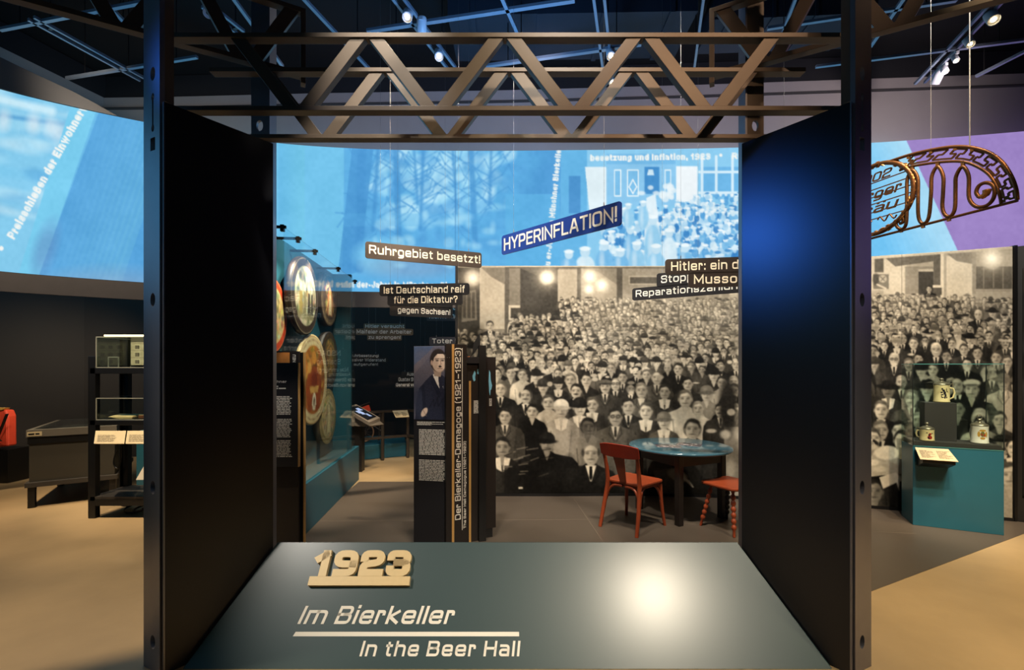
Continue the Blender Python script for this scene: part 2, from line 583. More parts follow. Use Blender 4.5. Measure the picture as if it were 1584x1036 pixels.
# ------------------------------------------------------------------ painting of printed pictures
class Canvas:
    """a colour picture in sRGB 0..255 over [x0,x1]x[y0,y1]; shapes are drawn at k cells per unit"""

    def __init__(s, x0, y0, x1, y1, k=1.0, col=(0, 0, 0)):
        s.x0, s.y0, s.k = x0, y0, k
        s.w, s.h = int((x1-x0)*k)+1, int((y1-y0)*k)+1
        s.a = np.zeros((s.h, s.w, 3))+np.array(col, float)

    def win(s, xa, ya, xb, yb):
        i0 = max(0, int((xa-s.x0)*s.k)-2)
        i1 = min(s.w, int((xb-s.x0)*s.k)+3)
        j0 = max(0, int((ya-s.y0)*s.k)-2)
        j1 = min(s.h, int((yb-s.y0)*s.k)+3)
        if i1 <= i0 or j1 <= j0:
            return None
        X = (np.arange(i0, i1)/s.k+s.x0)[None, :]
        Y = (np.arange(j0, j1)/s.k+s.y0)[:, None]
        return slice(j0, j1), slice(i0, i1), X, Y

    def mix(s, js, is_, m, col):
        t = s.a[js, is_]
        s.a[js, is_] = t+(np.array(col, float)*np.ones(3)-t)*m[..., None]

    def ell(s, cx, cy_, rx, ry, col, al=1, soft=1.0, rot=0, top=None, bot=None):
        """ellipse; soft = edge width in units; top/bot clip it to y > top / y < bot"""
        rr = max(rx, ry)+soft
        q = s.win(cx-rr, cy_-rr, cx+rr, cy_+rr)
        if q is None:
            return
        js, is_, X, Y = q
        dx, dy = X-cx, Y-cy_
        if rot:
            c, n = math.cos(rot), math.sin(rot)
            dx, dy = dx*c+dy*n, -dx*n+dy*c
        d = np.sqrt((dx/rx)**2+(dy/ry)**2)
        m = np.clip((1-d)*min(rx, ry)/soft+.5, 0, 1)*al
        if top is not None:
            m = m*np.clip((Y-top)/soft+.5, 0, 1)
        if bot is not None:
            m = m*np.clip((bot-Y)/soft+.5, 0, 1)
        s.mix(js, is_, m, col)

    def glow(s, cx, cy_, r, col, al=1):
        q = s.win(cx-3*r, cy_-3*r, cx+3*r, cy_+3*r)
        if q is None:
            return
        js, is_, X, Y = q
        s.mix(js, is_, np.exp(-((X-cx)**2+(Y-cy_)**2)/r/r)*al, col)

    def poly(s, pts, col, al=1):
        xs, ys = [p[0] for p in pts], [p[1] for p in pts]
        q = s.win(min(xs), min(ys), max(xs), max(ys))
        if q is None:
            return
        js, is_, X, Y = q
        acc = 0
        e = .25/s.k
        for ox, oy in ((-e, -e), (e, -e), (-e, e), (e, e)):
            xx, yy = X+ox, Y+oy
            ins = np.zeros((Y.shape[0], X.shape[1]), bool)
            n = len(pts)
            for i in range(n):
                (ax, ay), (bx, by) = pts[i], pts[(i+1) % n]
                if ay == by:
                    continue
                c = ((ay > yy) != (by > yy)) & (xx < (bx-ax)*(yy-ay)/(by-ay)+ax)
                ins ^= c
            acc = acc+ins
        s.mix(js, is_, acc/4*al, col)

    def rect(s, xa, ya, xb, yb, col, al=1):
        s.poly([(xa, ya), (xb, ya), (xb, yb), (xa, yb)], col, al)

    def line(s, pts, w, col, al=1, soft=1.0):
        for (ax, ay), (bx, by) in zip(pts[:-1], pts[1:]):
            q = s.win(min(ax, bx)-w, min(ay, by)-w, max(ax, bx)+w, max(ay, by)+w)
            if q is None:
                continue
            js, is_, X, Y = q
            dx, dy = bx-ax, by-ay
            l2 = dx*dx+dy*dy or 1e-9
            t = np.clip(((X-ax)*dx+(Y-ay)*dy)/l2, 0, 1)
            d = np.sqrt((X-ax-t*dx)**2+(Y-ay-t*dy)**2)
            s.mix(js, is_, np.clip((w/2-d)/soft+.5, 0, 1)*al, col)

    def text(s, text, org, ex, ey, height, length, col, **kw):
        st, tot = letters(text, **kw)
        sx = length/tot
        for L, Q, closed in st:
            n = len(L)
            f = lambda p: (org[0]+ex[0]*p[0]*sx+ey[0]*p[1]*height, org[1]+ex[1]*p[0]*sx+ey[1]*p[1]*height)
            for i in range(n if closed else n-1):
                j = (i+1) % n
                s.poly([f(L[i]), f(L[j]), f(Q[j]), f(Q[i])], col)

    def blur(s):
        for _ in (0,):
            p = np.pad(s.a, ((1, 1), (1, 1), (0, 0)), 'edge')
            p = (p[:-2]+2*p[1:-1]+p[2:])/4
            s.a = (p[:, :-2]+2*p[:, 1:-1]+p[:, 2:])/4

    def noise(s, amp, cell, seed):
        rg = np.random.RandomState(seed)
        n1, n2 = int(s.h/s.k/cell)+3, int(s.w/s.k/cell)+3
        g = rg.rand(n1, n2)-.5
        yy, xx = np.arange(s.h)/s.k/cell, np.arange(s.w)/s.k/cell
        j, i = yy.astype(int), xx.astype(int)
        fy, fx = (yy-j)[:, None], (xx-i)[None, :]
        fy, fx = fy*fy*(3-2*fy), fx*fx*(3-2*fx)
        v = (g[j][:, i]*(1-fx)+g[j][:, i+1]*fx)*(1-fy)+(g[j+1][:, i]*(1-fx)+g[j+1][:, i+1]*fx)*fy
        s.a += (v*2*amp)[..., None]

    def sample(s, x, y):
        fx = np.clip((x-s.x0)*s.k, 0, s.w-1.001)
        fy = np.clip((y-s.y0)*s.k, 0, s.h-1.001)
        i, j = fx.astype(int), fy.astype(int)
        u, v = (fx-i)[..., None], (fy-j)[..., None]
        a = s.a
        return (a[j, i]*(1-u)+a[j, i+1]*u)*(1-v)+(a[j+1, i]*(1-u)+a[j+1, i+1]*u)*v


def grid_object(name, V, C, m, parent=None, world=True, extra=None, thick=None):
    """a finely divided sheet V[rows, cols, 3] that carries the colours C (sRGB 0..255) of a printed picture;
    thick = vector towards the back makes it a slab"""
    r, c = V.shape[:2]
    vs = V.reshape(-1, 3)
    if parent is not None and world:
        inv = np.array(mtx(parent).inverted())
        vs = vs @ inv[:3, :3].T+inv[:3, 3]
    idx = np.arange(r*c).reshape(r, c)
    f = np.stack([idx[:-1, :-1], idx[:-1, 1:], idx[1:, 1:], idx[1:, :-1]], -1).reshape(-1, 4)
    cols = lin_arr(C.reshape(-1, 3))
    if thick is not None:
        loop = list(idx[0, :])+list(idx[1:, -1])+list(idx[-1, -2::-1])+list(idx[-2:0:-1, 0])
        rim = vs[loop]+np.array(thick)
        b = len(vs)
        n = len(loop)
        vs = np.vstack([vs, rim])
        cols = np.vstack([cols, np.tile(lin_arr(np.array([[30., 27, 24]])), (n, 1))])
        lp = np.array(loop)
        k = np.arange(n)
        f = np.vstack([f, np.stack([lp, b+k, b+(k+1) % n, lp[(k+1) % n]], -1)])
    me = bpy.data.meshes.new(name)
    me.vertices.add(len(vs))
    me.vertices.foreach_set('co', vs.astype(np.float32).ravel())
    me.loops.add(f.size)
    me.loops.foreach_set('vertex_index', f.astype(np.int32).ravel())
    me.polygons.add(len(f))
    me.polygons.foreach_set('loop_start', np.arange(0, f.size, 4, dtype=np.int32))
    me.update(calc_edges=True)
    at = me.attributes.new('Col', 'FLOAT_COLOR', 'POINT')
    at.data.foreach_set('color', np.hstack([cols, np.ones((len(cols), 1))]).astype(np.float32).ravel())
    me.materials.append(m)
    o = bpy.data.objects.new(name, me)
    COL.objects.link(o)
    if parent is not None:
        o.parent = parent
    return o


def spline(xs, ys):
    """smooth interpolation through the given knots (cosine-free cubic, monotone in x)"""
    xs, ys = np.array(xs, float), np.array(ys, float)
    m = np.gradient(ys, xs)

    def f(x):
        x = np.clip(x, xs[0], xs[-1])
        i = np.clip(np.searchsorted(xs, x)-1, 0, len(xs)-2)
        h = xs[i+1]-xs[i]
        t = (x-xs[i])/h
        return (ys[i]*(1+2*t)*(1-t)**2+m[i]*h*t*(1-t)**2+ys[i+1]*t*t*(3-2*t)+m[i+1]*h*t*t*(t-1))
    return f


# common materials
STEEL = mat('dark_painted_steel', (92, 80, 68), .45, .1, .15, 9, .05)
POST = mat('dark_blue_black_steel', (140, 141, 150), .36, .85, .1, 9, .03)
BLACKPANEL = mat('black_blue_satin_panel', (24, 25, 30), .31, 0, .06, 6)
TEAL = mat('teal_paint', (34, 92, 108), .42, 0, .08, 6)
BLACK = mat('black_lacquer', (18, 17, 17), .4, 0, .1, 8)
DARKGREY = mat('dark_grey_lacquer', (58, 54, 50), .45, 0, .1, 8)
WHITEINK = mat('white_ink', (238, 232, 218), .6, 0, 0)
CREAMINK = mat('cream_ink', (243, 228, 200), .6, 0, 0)
GOLD = mat('gilded_paint', (196, 150, 84), .4, .3, .2, 60)
CABLE = mat('thin_steel_wire', (150, 150, 150), .35, .9, 0)
REDWOOD = mat('red_stained_wood', (152, 66, 35), .38, 0, .22, 14)
GLASS = mat_glass('clear_glass')
# ================================================================== the setting
def wall(name, pts, z0, z1, m, th=.12, out=1):
    """upright sheet along plan points, thickened away from the room"""
    mb = MB()
    n = len(pts)
    nor = []
    for i in range(n):
        a, b = Vector(pts[max(i-1, 0)]), Vector(pts[min(i+1, n-1)])
        d = (b-a).normalized()
        nor.append(Vector((-d.y, d.x))*out)
    zt = z1 if isinstance(z1, (list, tuple)) else [z1]*n
    zb = z0 if isinstance(z0, (list, tuple)) else [z0]*n
    vs = []
    for i in range(n):
        p, q = Vector(pts[i]), Vector(pts[i])+nor[i]*th
        vs += [(p.x, p.y, zb[i]), (p.x, p.y, zt[i]), (q.x, q.y, zt[i]), (q.x, q.y, zb[i])]
    fs = []
    for i in range(n-1):
        a, b = 4*i, 4*i+4
        fs += [(a+k, b+k, b+(k+1) % 4, a+(k+1) % 4) for k in range(4)]
    fs += [(0, 1, 2, 3), (4*n-1, 4*n-2, 4*n-3, 4*n-4)]
    mb.add(vs, fs)
    return struct(mb.build(name, m))


def floor_mat(name, rgb, rough, vary):
    m = mat(name, rgb, rough, 0, vary, 1.3, 0)
    nt = m.node_tree
    nz = [n for n in nt.nodes if n.type == 'TEX_NOISE'][0]
    nz.inputs['Detail'].default_value = 8
    nz.inputs['Roughness'].default_value = .6
    n2 = nt.nodes.new('ShaderNodeTexNoise')
    n2.inputs['Scale'].default_value = 5
    n2.inputs['Detail'].default_value = 6
    mr = nt.nodes.new('ShaderNodeMapRange')
    mr.inputs[3].default_value = rough-.08
    mr.inputs[4].default_value = rough+.14
    nt.links.new(n2.outputs['Fac'], mr.inputs[0])
    nt.links.new(mr.outputs[0], nt.nodes['Principled BSDF'].inputs['Roughness'])
    return m


F_TAN = floor_mat('beige_screed_floor', (172, 146, 108), .38, .30)
F_DARK = floor_mat('dark_grey_floor_covering', (84, 74, 64), .36, .14)
F_SEAM = mat('floor_seam', (110, 98, 84), .5, 0, 0)
mb = MB()
mb.prism([(-10, -3.2, 0), (10, -3.2, 0), (10, 11.5, 0), (-10, 11.5, 0)], (0, 0, -.1), 0)
mb.prism([(-2.05, 2.95, .0005), (1.98, 2.95, .0005), (2.57, 3.23, .0005), (6.6, 5.14, .0005), (4.9, 6.3, .0005), (-2.05, 6.3, .0005)], (0, 0, .0025), 1)
for a, b in (((.8, 5.5), (.93, 3.0)), ((-2, 4.7), (.85, 4.75)), ((.85, 4.75), (3.9, 4.35))):
    mb.bar((*a, .003), (*b, .003), .006, .0012, mi=2)
struct(mb.build('floor', [F_TAN, F_DARK, F_SEAM]))

CEILM = mat('black_ceiling', (9, 10, 12), .85, 0, .3, 2)
mb = MB()
mb.bbox((-10, -3.2, 6.3), (10, 11.5, 6.45))
struct(mb.build('ceiling', CEILM))
WALLB = mat('black_wall_paint', (36, 31, 27), .7, 0, .15, 3)
wall('wall_back', [(-10, 4.6), (-7.8, 7.0), (-7.15, 7.7), (-5, 9.0), (-2, 10), (2, 10.2), (6, 9.4), (10, 6.4)], 0, 6.3, WALLB)
wall('wall_left', [(-10, -3.2), (-10, 4.6)], 0, 6.3, WALLB)
wall('wall_right', [(10, 6.4), (10, -3.2)], 0, 6.3, WALLB)
UPW = mat('pale_grey_upper_wall', (168, 162, 160), .7, 0, .06, 4)
# pale wall over the screen, with a darker coving above it
up = [(-7.6, 3.6), (-7.25, 4.9), (-6.87, 6.17), (-6.5, 7.34), (-5.5, 7.32), (-3, 7.22), (0, 7.14), (3, 7.0), (5.4, 6.86), (7.8, 6.72), (9.9, 6.3)]
wall('trim_1', up, 4.6, 5.92, UPW, .08)
wall('trim_2', [(x, y+.03) for x, y in up], 5.92, 6.28, mat('dark_coving', (30, 31, 35), .7), .08)
mb = MB()                                    # ledge along the top of the pale wall
for a, b in zip(up[:-1], up[1:]):
    a, b = Vector((*a, 5.73)), Vector((*b, 5.73))
    mb.bar(a+Vector((0, -.02, 0)), b+Vector((0, -.02, 0)), .05, .02)
struct(mb.build('trim_3', mat('grey_ledge_strip', (70, 68, 68), .6)))

# ------------------------------------------------------------------ the long curved projection screen
ytop = spline([-60, 0, 110, 220, 320, 428, 560, 700, 900, 1148, 1345, 1460, 1584, 1650],
              [120, 138, 165, 188, 206, 221, 230, 233, 232, 228, 221, 213, 203, 197])
ZT, ZB = 4.85, 2.715


def scr(px, off=0):
    d = (ZT-EYE)*F/(CY-ytop(px))+off
    return (px-CX)/F*d, d


SKY1, SKY2, SKY3 = (93, 168, 222), (118, 198, 236), (176, 226, 246)
c = Canvas(-70, 110, 1660, 470, 1.0, (100, 178, 228))
rg = random.Random(3)
# left: blurred street scene, lighter band, plain blue
c.poly([(-70, 110), (128, 110), (14, 470), (-70, 470)], (134, 204, 238))
for i in range(46):
    x, y = rg.uniform(-60, 110), rg.uniform(140, 330)
    c.ell(x, y+x*.12, rg.uniform(16, 50), rg.uniform(4, 15), rg.choice([SKY3, SKY2, (92, 170, 222), (206, 236, 248)]), .4, 9, .2)
c.line([(-60, 140), (80, 172)], 13, (206, 238, 250), .9, 8)
c.line([(-60, 170), (96, 192)], 6, (88, 160, 212), .8, 5)
for x, y in ((6, 185), (52, 190), (92, 205), (78, 196)):
    c.ell(x, y, 10, 15, (232, 240, 244), .6, 12)
c.poly([(126, 110), (176, 110), (48, 470), (14, 470)], (124, 206, 240))
c.poly([(176, 110), (430, 110), (430, 470), (44, 470)], (88, 164, 220))
for k in range(14):
    c.poly([(170+k*9, 110), (182+k*9, 110), (60+k*9, 470), (46+k*9, 470)], (94+k, 170+k, 224), .5)
c.ell(170, 470, 120, 46, (150, 172, 200), .7, 40)
c.ell(70, 385, 16, 40, (104, 150, 200), .6, 16, .3)
# middle left: plain light blue
c.rect(230, 110, 532, 470, (116, 196, 236))
for k in range(20):
    c.rect(430+k*2, 110, 434+k*2, 470, (104+k*.6, 186+k*.6, 230), .6)
# blurred trees and clouds
c.poly([(538, 110), (866, 110), (866, 470), (528, 470)], (98, 178, 230))
for i in range(150):
    x, y = rg.triangular(555, 800, 690), rg.uniform(232, 345)
    c.ell(x, y, rg.uniform(5, 18), rg.uniform(5, 16), rg.choice([(150, 214, 244), (170, 224, 247), (188, 232, 250)]), rg.uniform(.35, .8), 7)
for i in range(170):
    x, y = rg.uniform(540, 862), rg.uniform(228, 420)
    c.ell(x, y, rg.uniform(4, 18), rg.uniform(3, 12), rg.choice([(84, 158, 216), (92, 168, 224)]), rg.uniform(.25, .6), 6)
c.poly([(545, 225), (578, 225), (556, 420), (522, 430)], (76, 150, 210), .7)
for x, w, h in ((560, 14, 190), (612, 9, 150), (655, 5, 130), (728, 9, 150), (585, 6, 130), (700, 4, 110), (760, 4, 90), (640, 4, 90)):
    x2 = x+rg.uniform(-8, 8)
    c.line([(x, 225), (x2, 225+h)], w, (76, 150, 210), .75, 4)
    for k in range(12):
        y = 232+k*h/13
        sg = rg.choice((-1, 1))
        a_, b_ = rg.uniform(8, 20), rg.uniform(4, 18)
        c.line([(x, y+14), (x+sg*a_, y+4), (x+sg*(a_+b_), y-rg.uniform(0, 14)), (x+sg*(a_+b_*1.6), y-rg.uniform(-6, 18))], rg.uniform(1.2, 2.6), (80, 154, 214), .6, 2.5)
for i in range(60):
    c.ell(rg.triangular(800, 868, 862), rg.uniform(228, 330), rg.uniform(6, 18), rg.uniform(6, 18), (84, 158, 216), .35, 8)
c.rect(532, 330, 790, 350, (98, 178, 230), .35)
c.ell(590, 395, 40, 26, (128, 204, 240), .8, 14)
c.ell(640, 412, 70, 18, (140, 164, 196), .5, 16)
for i in range(36):
    c.ell(rg.uniform(560, 790), rg.uniform(330, 420), rg.uniform(3, 11), rg.uniform(3, 9), (168, 222, 246), .5, 5)
c.rect(782, 300, 866, 470, (100, 182, 232), .8)
c.line([(704, 225), (704, 460)], 1, (60, 120, 180), .7)
# right: house front with a crowd before it
c.rect(868, 110, 1345, 470, (140, 204, 240))
c.rect(868, 232, 908, 412, (104, 182, 230))
c.rect(880, 272, 898, 330, (80, 150, 208))
c.poly([(905, 258), (938, 258), (946, 330), (912, 330)], (226, 242, 248))
c.rect(938, 238, 1045, 318, (140, 200, 238))
c.rect(938, 238, 1045, 254, (120, 188, 232))
c.rect(997, 258, 1020, 300, (74, 146, 206))
for xa, xb in ((950, 961), (970, 988), (1028, 1038)):
    c.rect(xa, 262, xb, 304, (232, 246, 250))
    c.rect(xa+1.5, 264, xb-1.5, 302, (126, 192, 234))
c.line([(979, 278), (985, 289), (979, 299), (973, 289), (979, 278)], 1.8, (240, 248, 250))
c.poly([(1003, 262), (1010, 262), (1012, 271), (1001, 271)], (206, 232, 246))
c.rect(1046, 257, 1079, 312, (238, 246, 250))
c.rect(1084, 258, 1345, 305, (110, 182, 230))
for x in (1084, 1106, 1131, 1156, 1181, 1206):
    c.rect(x, 240, x+4, 305, (214, 238, 250))
for y in (264, 296):
    c.rect(1080, y, 1345, y+4, (214, 238, 250))
for i in range(1500):
    y = 298+118*rg.random()**.8
    t = (y-298)/118
    x = rg.uniform(1068-120*t, 1345) if rg.random() < .85 else rg.uniform(930, 1080)
    if x < 1045 and y < 318:
        continue
    s = 3.6+3.6*t
    c.ell(x+rg.uniform(-1, 1), y+s*1.5, s*.9, s*1.2, rg.choice([(58, 130, 196), (90, 164, 220), (176, 216, 240), (120, 186, 230), (220, 240, 248)]), .85, 1.2)
    c.ell(x, y, s*.5, s*.6, rg.choice([(206, 232, 244), (170, 212, 238), (224, 240, 248)]), .95, 1)
    c.ell(x, y-s*.4, s*.78, s*.36, rg.choice([(240, 249, 252), (240, 249, 252), (214, 236, 248), (74, 146, 206)]), .95, 1)
c.poly([(1000, 306), (1014, 300), (1022, 372), (996, 380)], (232, 244, 249), .9)
for i in range(14):
    c.ell(rg.uniform(985, 1040), rg.uniform(288, 312), rg.uniform(3, 7), rg.uniform(3, 7), (232, 244, 249), .8, 2)
for x, y, s, hh in ((1010, 345, 13, 66), (975, 360, 11, 55), (1035, 365, 12, 48), (985, 385, 12, 30), (935, 385, 13, 30), (905, 395, 14, 24), (1015, 390, 13, 26),
                    (960, 395, 12, 20), (1060, 388, 12, 26), (880, 398, 12, 20), (995, 318, 8, 30), (972, 322, 8, 26)):
    k = rg.choice([(216, 238, 248), (150, 206, 238), (122, 188, 232)])
    c.ell(x, y+hh*.62, s*1.05, hh*.62, k, .95, 3)
    c.ell(x-s*.3, y+hh*.6, s*.3, hh*.5, (232, 244, 250), .5, 4)
    c.ell(x, y-s*.4, s*.55, s*.62, (196, 226, 242), 1, 1.5)
    c.ell(x, y-s*.75, s*.62, s*.25, (236, 248, 252), 1, 1.5)
# far right: pale blue wedge, then violet
c.rect(1345, 110, 1670, 470, (156, 132, 196))
c.poly([(1200, 110), (1352, 110), (1520, 470), (1200, 470)], (170, 220, 246))
for k in range(12):
    c.poly([(1200, 110), (1345-k*6, 110), (1513-k*10, 470), (1200, 470)], (166-k*5, 218-k*2, 245), .5)
c.noise(4, 30, 1)
c.noise(3, 5, 2)
# the projected writing
W_ = (244, 247, 244)
sw = dict(w=.27, track=.14, wx=.85)
dx, dy = 118, -212
l = math.hypot(dx, dy)
ex_, ey_ = (dx/l, dy/l), (dy/l, -dx/l)
c.text('Preisschießen der Einwohnerwehr', (22, 371), ex_, ey_, 14, 262, W_, **sw)
c.ell(2, 384, 3.5, 3.5, W_)
c.text('besetzung und Inflation, 1923', (913, 249), (1, -.012), (0, -1), 10, 186, W_, **sw)
c.ell(1115, 240, 2.5, 2.5, W_)
c.text('Ruhrbesetzung', (1132, 246), (1, -.012), (0, -1), 10, 110, W_, **sw)
c.text('Bürgerbräu er-Jahre in Münchner Bierkeller', (846, 466), (.094, -.9955), (-.9955, -.094), 9, 240, W_, **sw)
c.text('er Bierkeller und Bierhallen der-Jahre in Münchner Bierkeller und Bier', (395, 443), (1, .012), (0, -1), 10, 390, W_, **sw)

cols = np.arange(-60, 1650.1, 1.36)
rows = np.linspace(0, 1, 176)
X, D = scr(cols)
Z = ZT+(ZB-ZT)*rows
V = np.zeros((len(rows), len(cols), 3))
V[..., 0], V[..., 1], V[..., 2] = X[None], D[None], Z[:, None]
C = c.sample(V[..., 0]/V[..., 1]*F+CX, CY-(V[..., 2]-EYE)/V[..., 1]*F)
SCREEN = mat_print('projected_picture', emit=1.0)
ps = thing('projection_screen', 'long curved blue projection screen high round the hall showing old street pictures', 'projection screen', (0, 6.9, 0))
grid_object('picture', V, C, SCREEN, ps, thick=(0, .03, 0))
# the same screen carries on round the left side of the hall
ext = [(-6.17, 5.13), (-6.62, 4.2), (-6.92, 3.1), (-7.05, 1.8), (-7.0, .4), (-6.7, -1), (-6.2, -2.2)]
V2 = np.zeros((10, len(ext), 3))
V2[..., 0] = [p[0] for p in ext]
V2[..., 1] = [p[1] for p in ext]
V2[..., 2] = np.linspace(ZT, ZB, 10)[:, None]
C2 = np.zeros((10, len(ext), 3))+np.array([108., 186, 232])
C2[:, ::2] = (86, 160, 216)
grid_object('side_picture', V2, C2, SCREEN, ps, thick=(-.03, 0, 0))
ext = [(7.60, 6.205), (8.4, 5.5), (9.0, 4.5), (9.3, 3.2), (9.35, 1.8)]
V2 = np.zeros((10, len(ext), 3))
V2[..., 0] = [p[0] for p in ext]
V2[..., 1] = [p[1] for p in ext]
V2[..., 2] = np.linspace(ZT, ZB, 10)[:, None]
grid_object('side_picture', V2, np.zeros((10, len(ext), 3))+np.array([150., 128, 192]), SCREEN, ps, thick=(.03, 0, 0))
# blind strip under the screen and fascia over its left end
FAS = mat('grey_fascia', (112, 108, 106), .6, 0, .06, 4)
pxs = list(range(-60, 730, 30))
wall('trim_4', [scr(p) for p in pxs], 2.48, 2.71, mat('dark_grey_pelmet', (74, 70, 72), .6), .03)
yl = spline([-60, 0, 60, 120, 185], [55, 88, 117, 145, 181])
pxs = [-60, -30, 0, 30, 60, 90, 120, 150, 180]
wall('trim_5', [scr(p, .0) for p in pxs], 4.86, [EYE+(CY-float(yl(p)))/F*scr(p)[1] for p in pxs], FAS, .05)

# ------------------------------------------------------------------ the crowd photograph on the curved partition
mtop = spline([700, 860, 1030, 1148, 1240, 1345, 1460, 1572], [411.2, 411, 411, 407.5, 403, 396.5, 389, 380.5])
MT, MBOT = 2.83, .035


def mur(px, off=0):
    d = (MT-EYE)*F/(CY-mtop(px))+off
    return (px-CX)/F*d, d


def sep(g):
    return (g*.98, g*.925, g*.82)


m = Canvas(700, 374, 1580, 806, 1.25, sep(62))
rg = random.Random(11)


def mr(xa, ya, xb, yb, g, al=1):
    m.rect(xa, ya, xb, yb, sep(g), al)


# hall at the back of the photograph, left part
mr(700, 374, 1345, 520, 128)
mr(708, 408, 742, 520, 66)
m.poly([(716, 452), (736, 448), (738, 495), (714, 498)], sep(120))
for x in (716, 723, 730):
    mr(x, 452, x+5, 492, 78)
mr(742, 412, 781, 509, 176)
m.poly([(742, 412), (781, 412), (781, 440), (760, 428)], sep(110), .8)
mr(781, 408, 788, 520, 92)
mr(788, 414, 806, 490, 120)
mr(787, 472, 806, 495, 190)
mr(790, 476, 806, 492, 76)
mr(805, 415, 864, 492, 62)
m.poly([(805, 415), (864, 415), (864, 440)], sep(96), .8)
mr(863, 417, 893, 483, 164)
mr(893, 412, 899, 480, 96)
mr(899, 414, 954, 472, 156)
m.poly([(899, 414), (954, 414), (954, 440), (925, 420)], sep(112), .7)
mr(954, 410, 963, 470, 84)
mr(963, 412, 1150, 470, 138)
mr(973, 427, 1019, 440, 170)
mr(974.5, 428.5, 1017, 438.5, 86)
mr(700, 408, 1150, 413.5, 178)
mr(781, 413, 1150, 415, 88)
mr(899, 468, 960, 474, 190, .6)
mr(1128, 448, 1141, 460, 200)
for x in (1058, 1092, 1112):
    mr(x, 452, x+4, 472, 196, .8)
m.rect(963, 455, 1150, 530, sep(158), .55)
# right part
mr(1330, 374, 1580, 470, 168)
mr(1343, 398, 1354, 450, 186)
mr(1353, 398, 1367, 421, 92)
mr(1367, 400, 1402, 455, 192)
m.poly([(1366, 396), (1444, 390), (1444, 404), (1385, 412)], sep(104))
mr(1400, 412, 1444, 455, 140)
mr(1421, 419, 1444, 456, 66)
mr(1421, 416, 1444, 420, 180)
mr(1444, 388, 1455, 460, 100)
mr(1455, 386, 1460, 460, 214)
mr(1443, 441, 1458, 445, 214)
mr(1445, 445, 1457, 456, 90)
mr(1464, 396, 1504, 466, 208)
m.poly([(1464, 392), (1504, 389), (1504, 408), (1480, 404)], sep(130), .9)
mr(1504, 388, 1510, 455, 150)
mr(1510, 412, 1566, 450, 92)
for x in (1521, 1536, 1551):
    mr(x, 414, x+1.5, 446, 150, .8)
mr(1508, 447, 1566, 450, 160)
m.poly([(1345, 397), (1566, 380), (1566, 385), (1345, 401)], sep(196))
mr(1349, 422, 1377, 449, 188)
mr(1351, 424, 1375, 447, 116)
m.ell(1355, 432, 5, 9, sep(70), .9, 3)
m.ell(1365.5, 431, 6, 6, sep(176), 1, 1.5)
m.line([(1362, 428), (1368, 434)], 1.6, sep(96), .8)
m.line([(1369, 428), (1363, 434)], 1.6, sep(96), .8)
m.line([(1357, 440), (1370, 446)], 3, sep(190))
# lamps
for x, y, r in ((731, 430, 11), (846, 429, 10), (913, 428, 9), (931, 441, 9), (911, 447, 6), (1534, 400, 15)):
    m.glow(x, y, r*1.7, sep(190), .8)
    m.ell(x, y, r*1.15, r*1.1, sep(208), .55, 4)
    m.glow(x, y, r*.75, (255, 248, 228), 1)


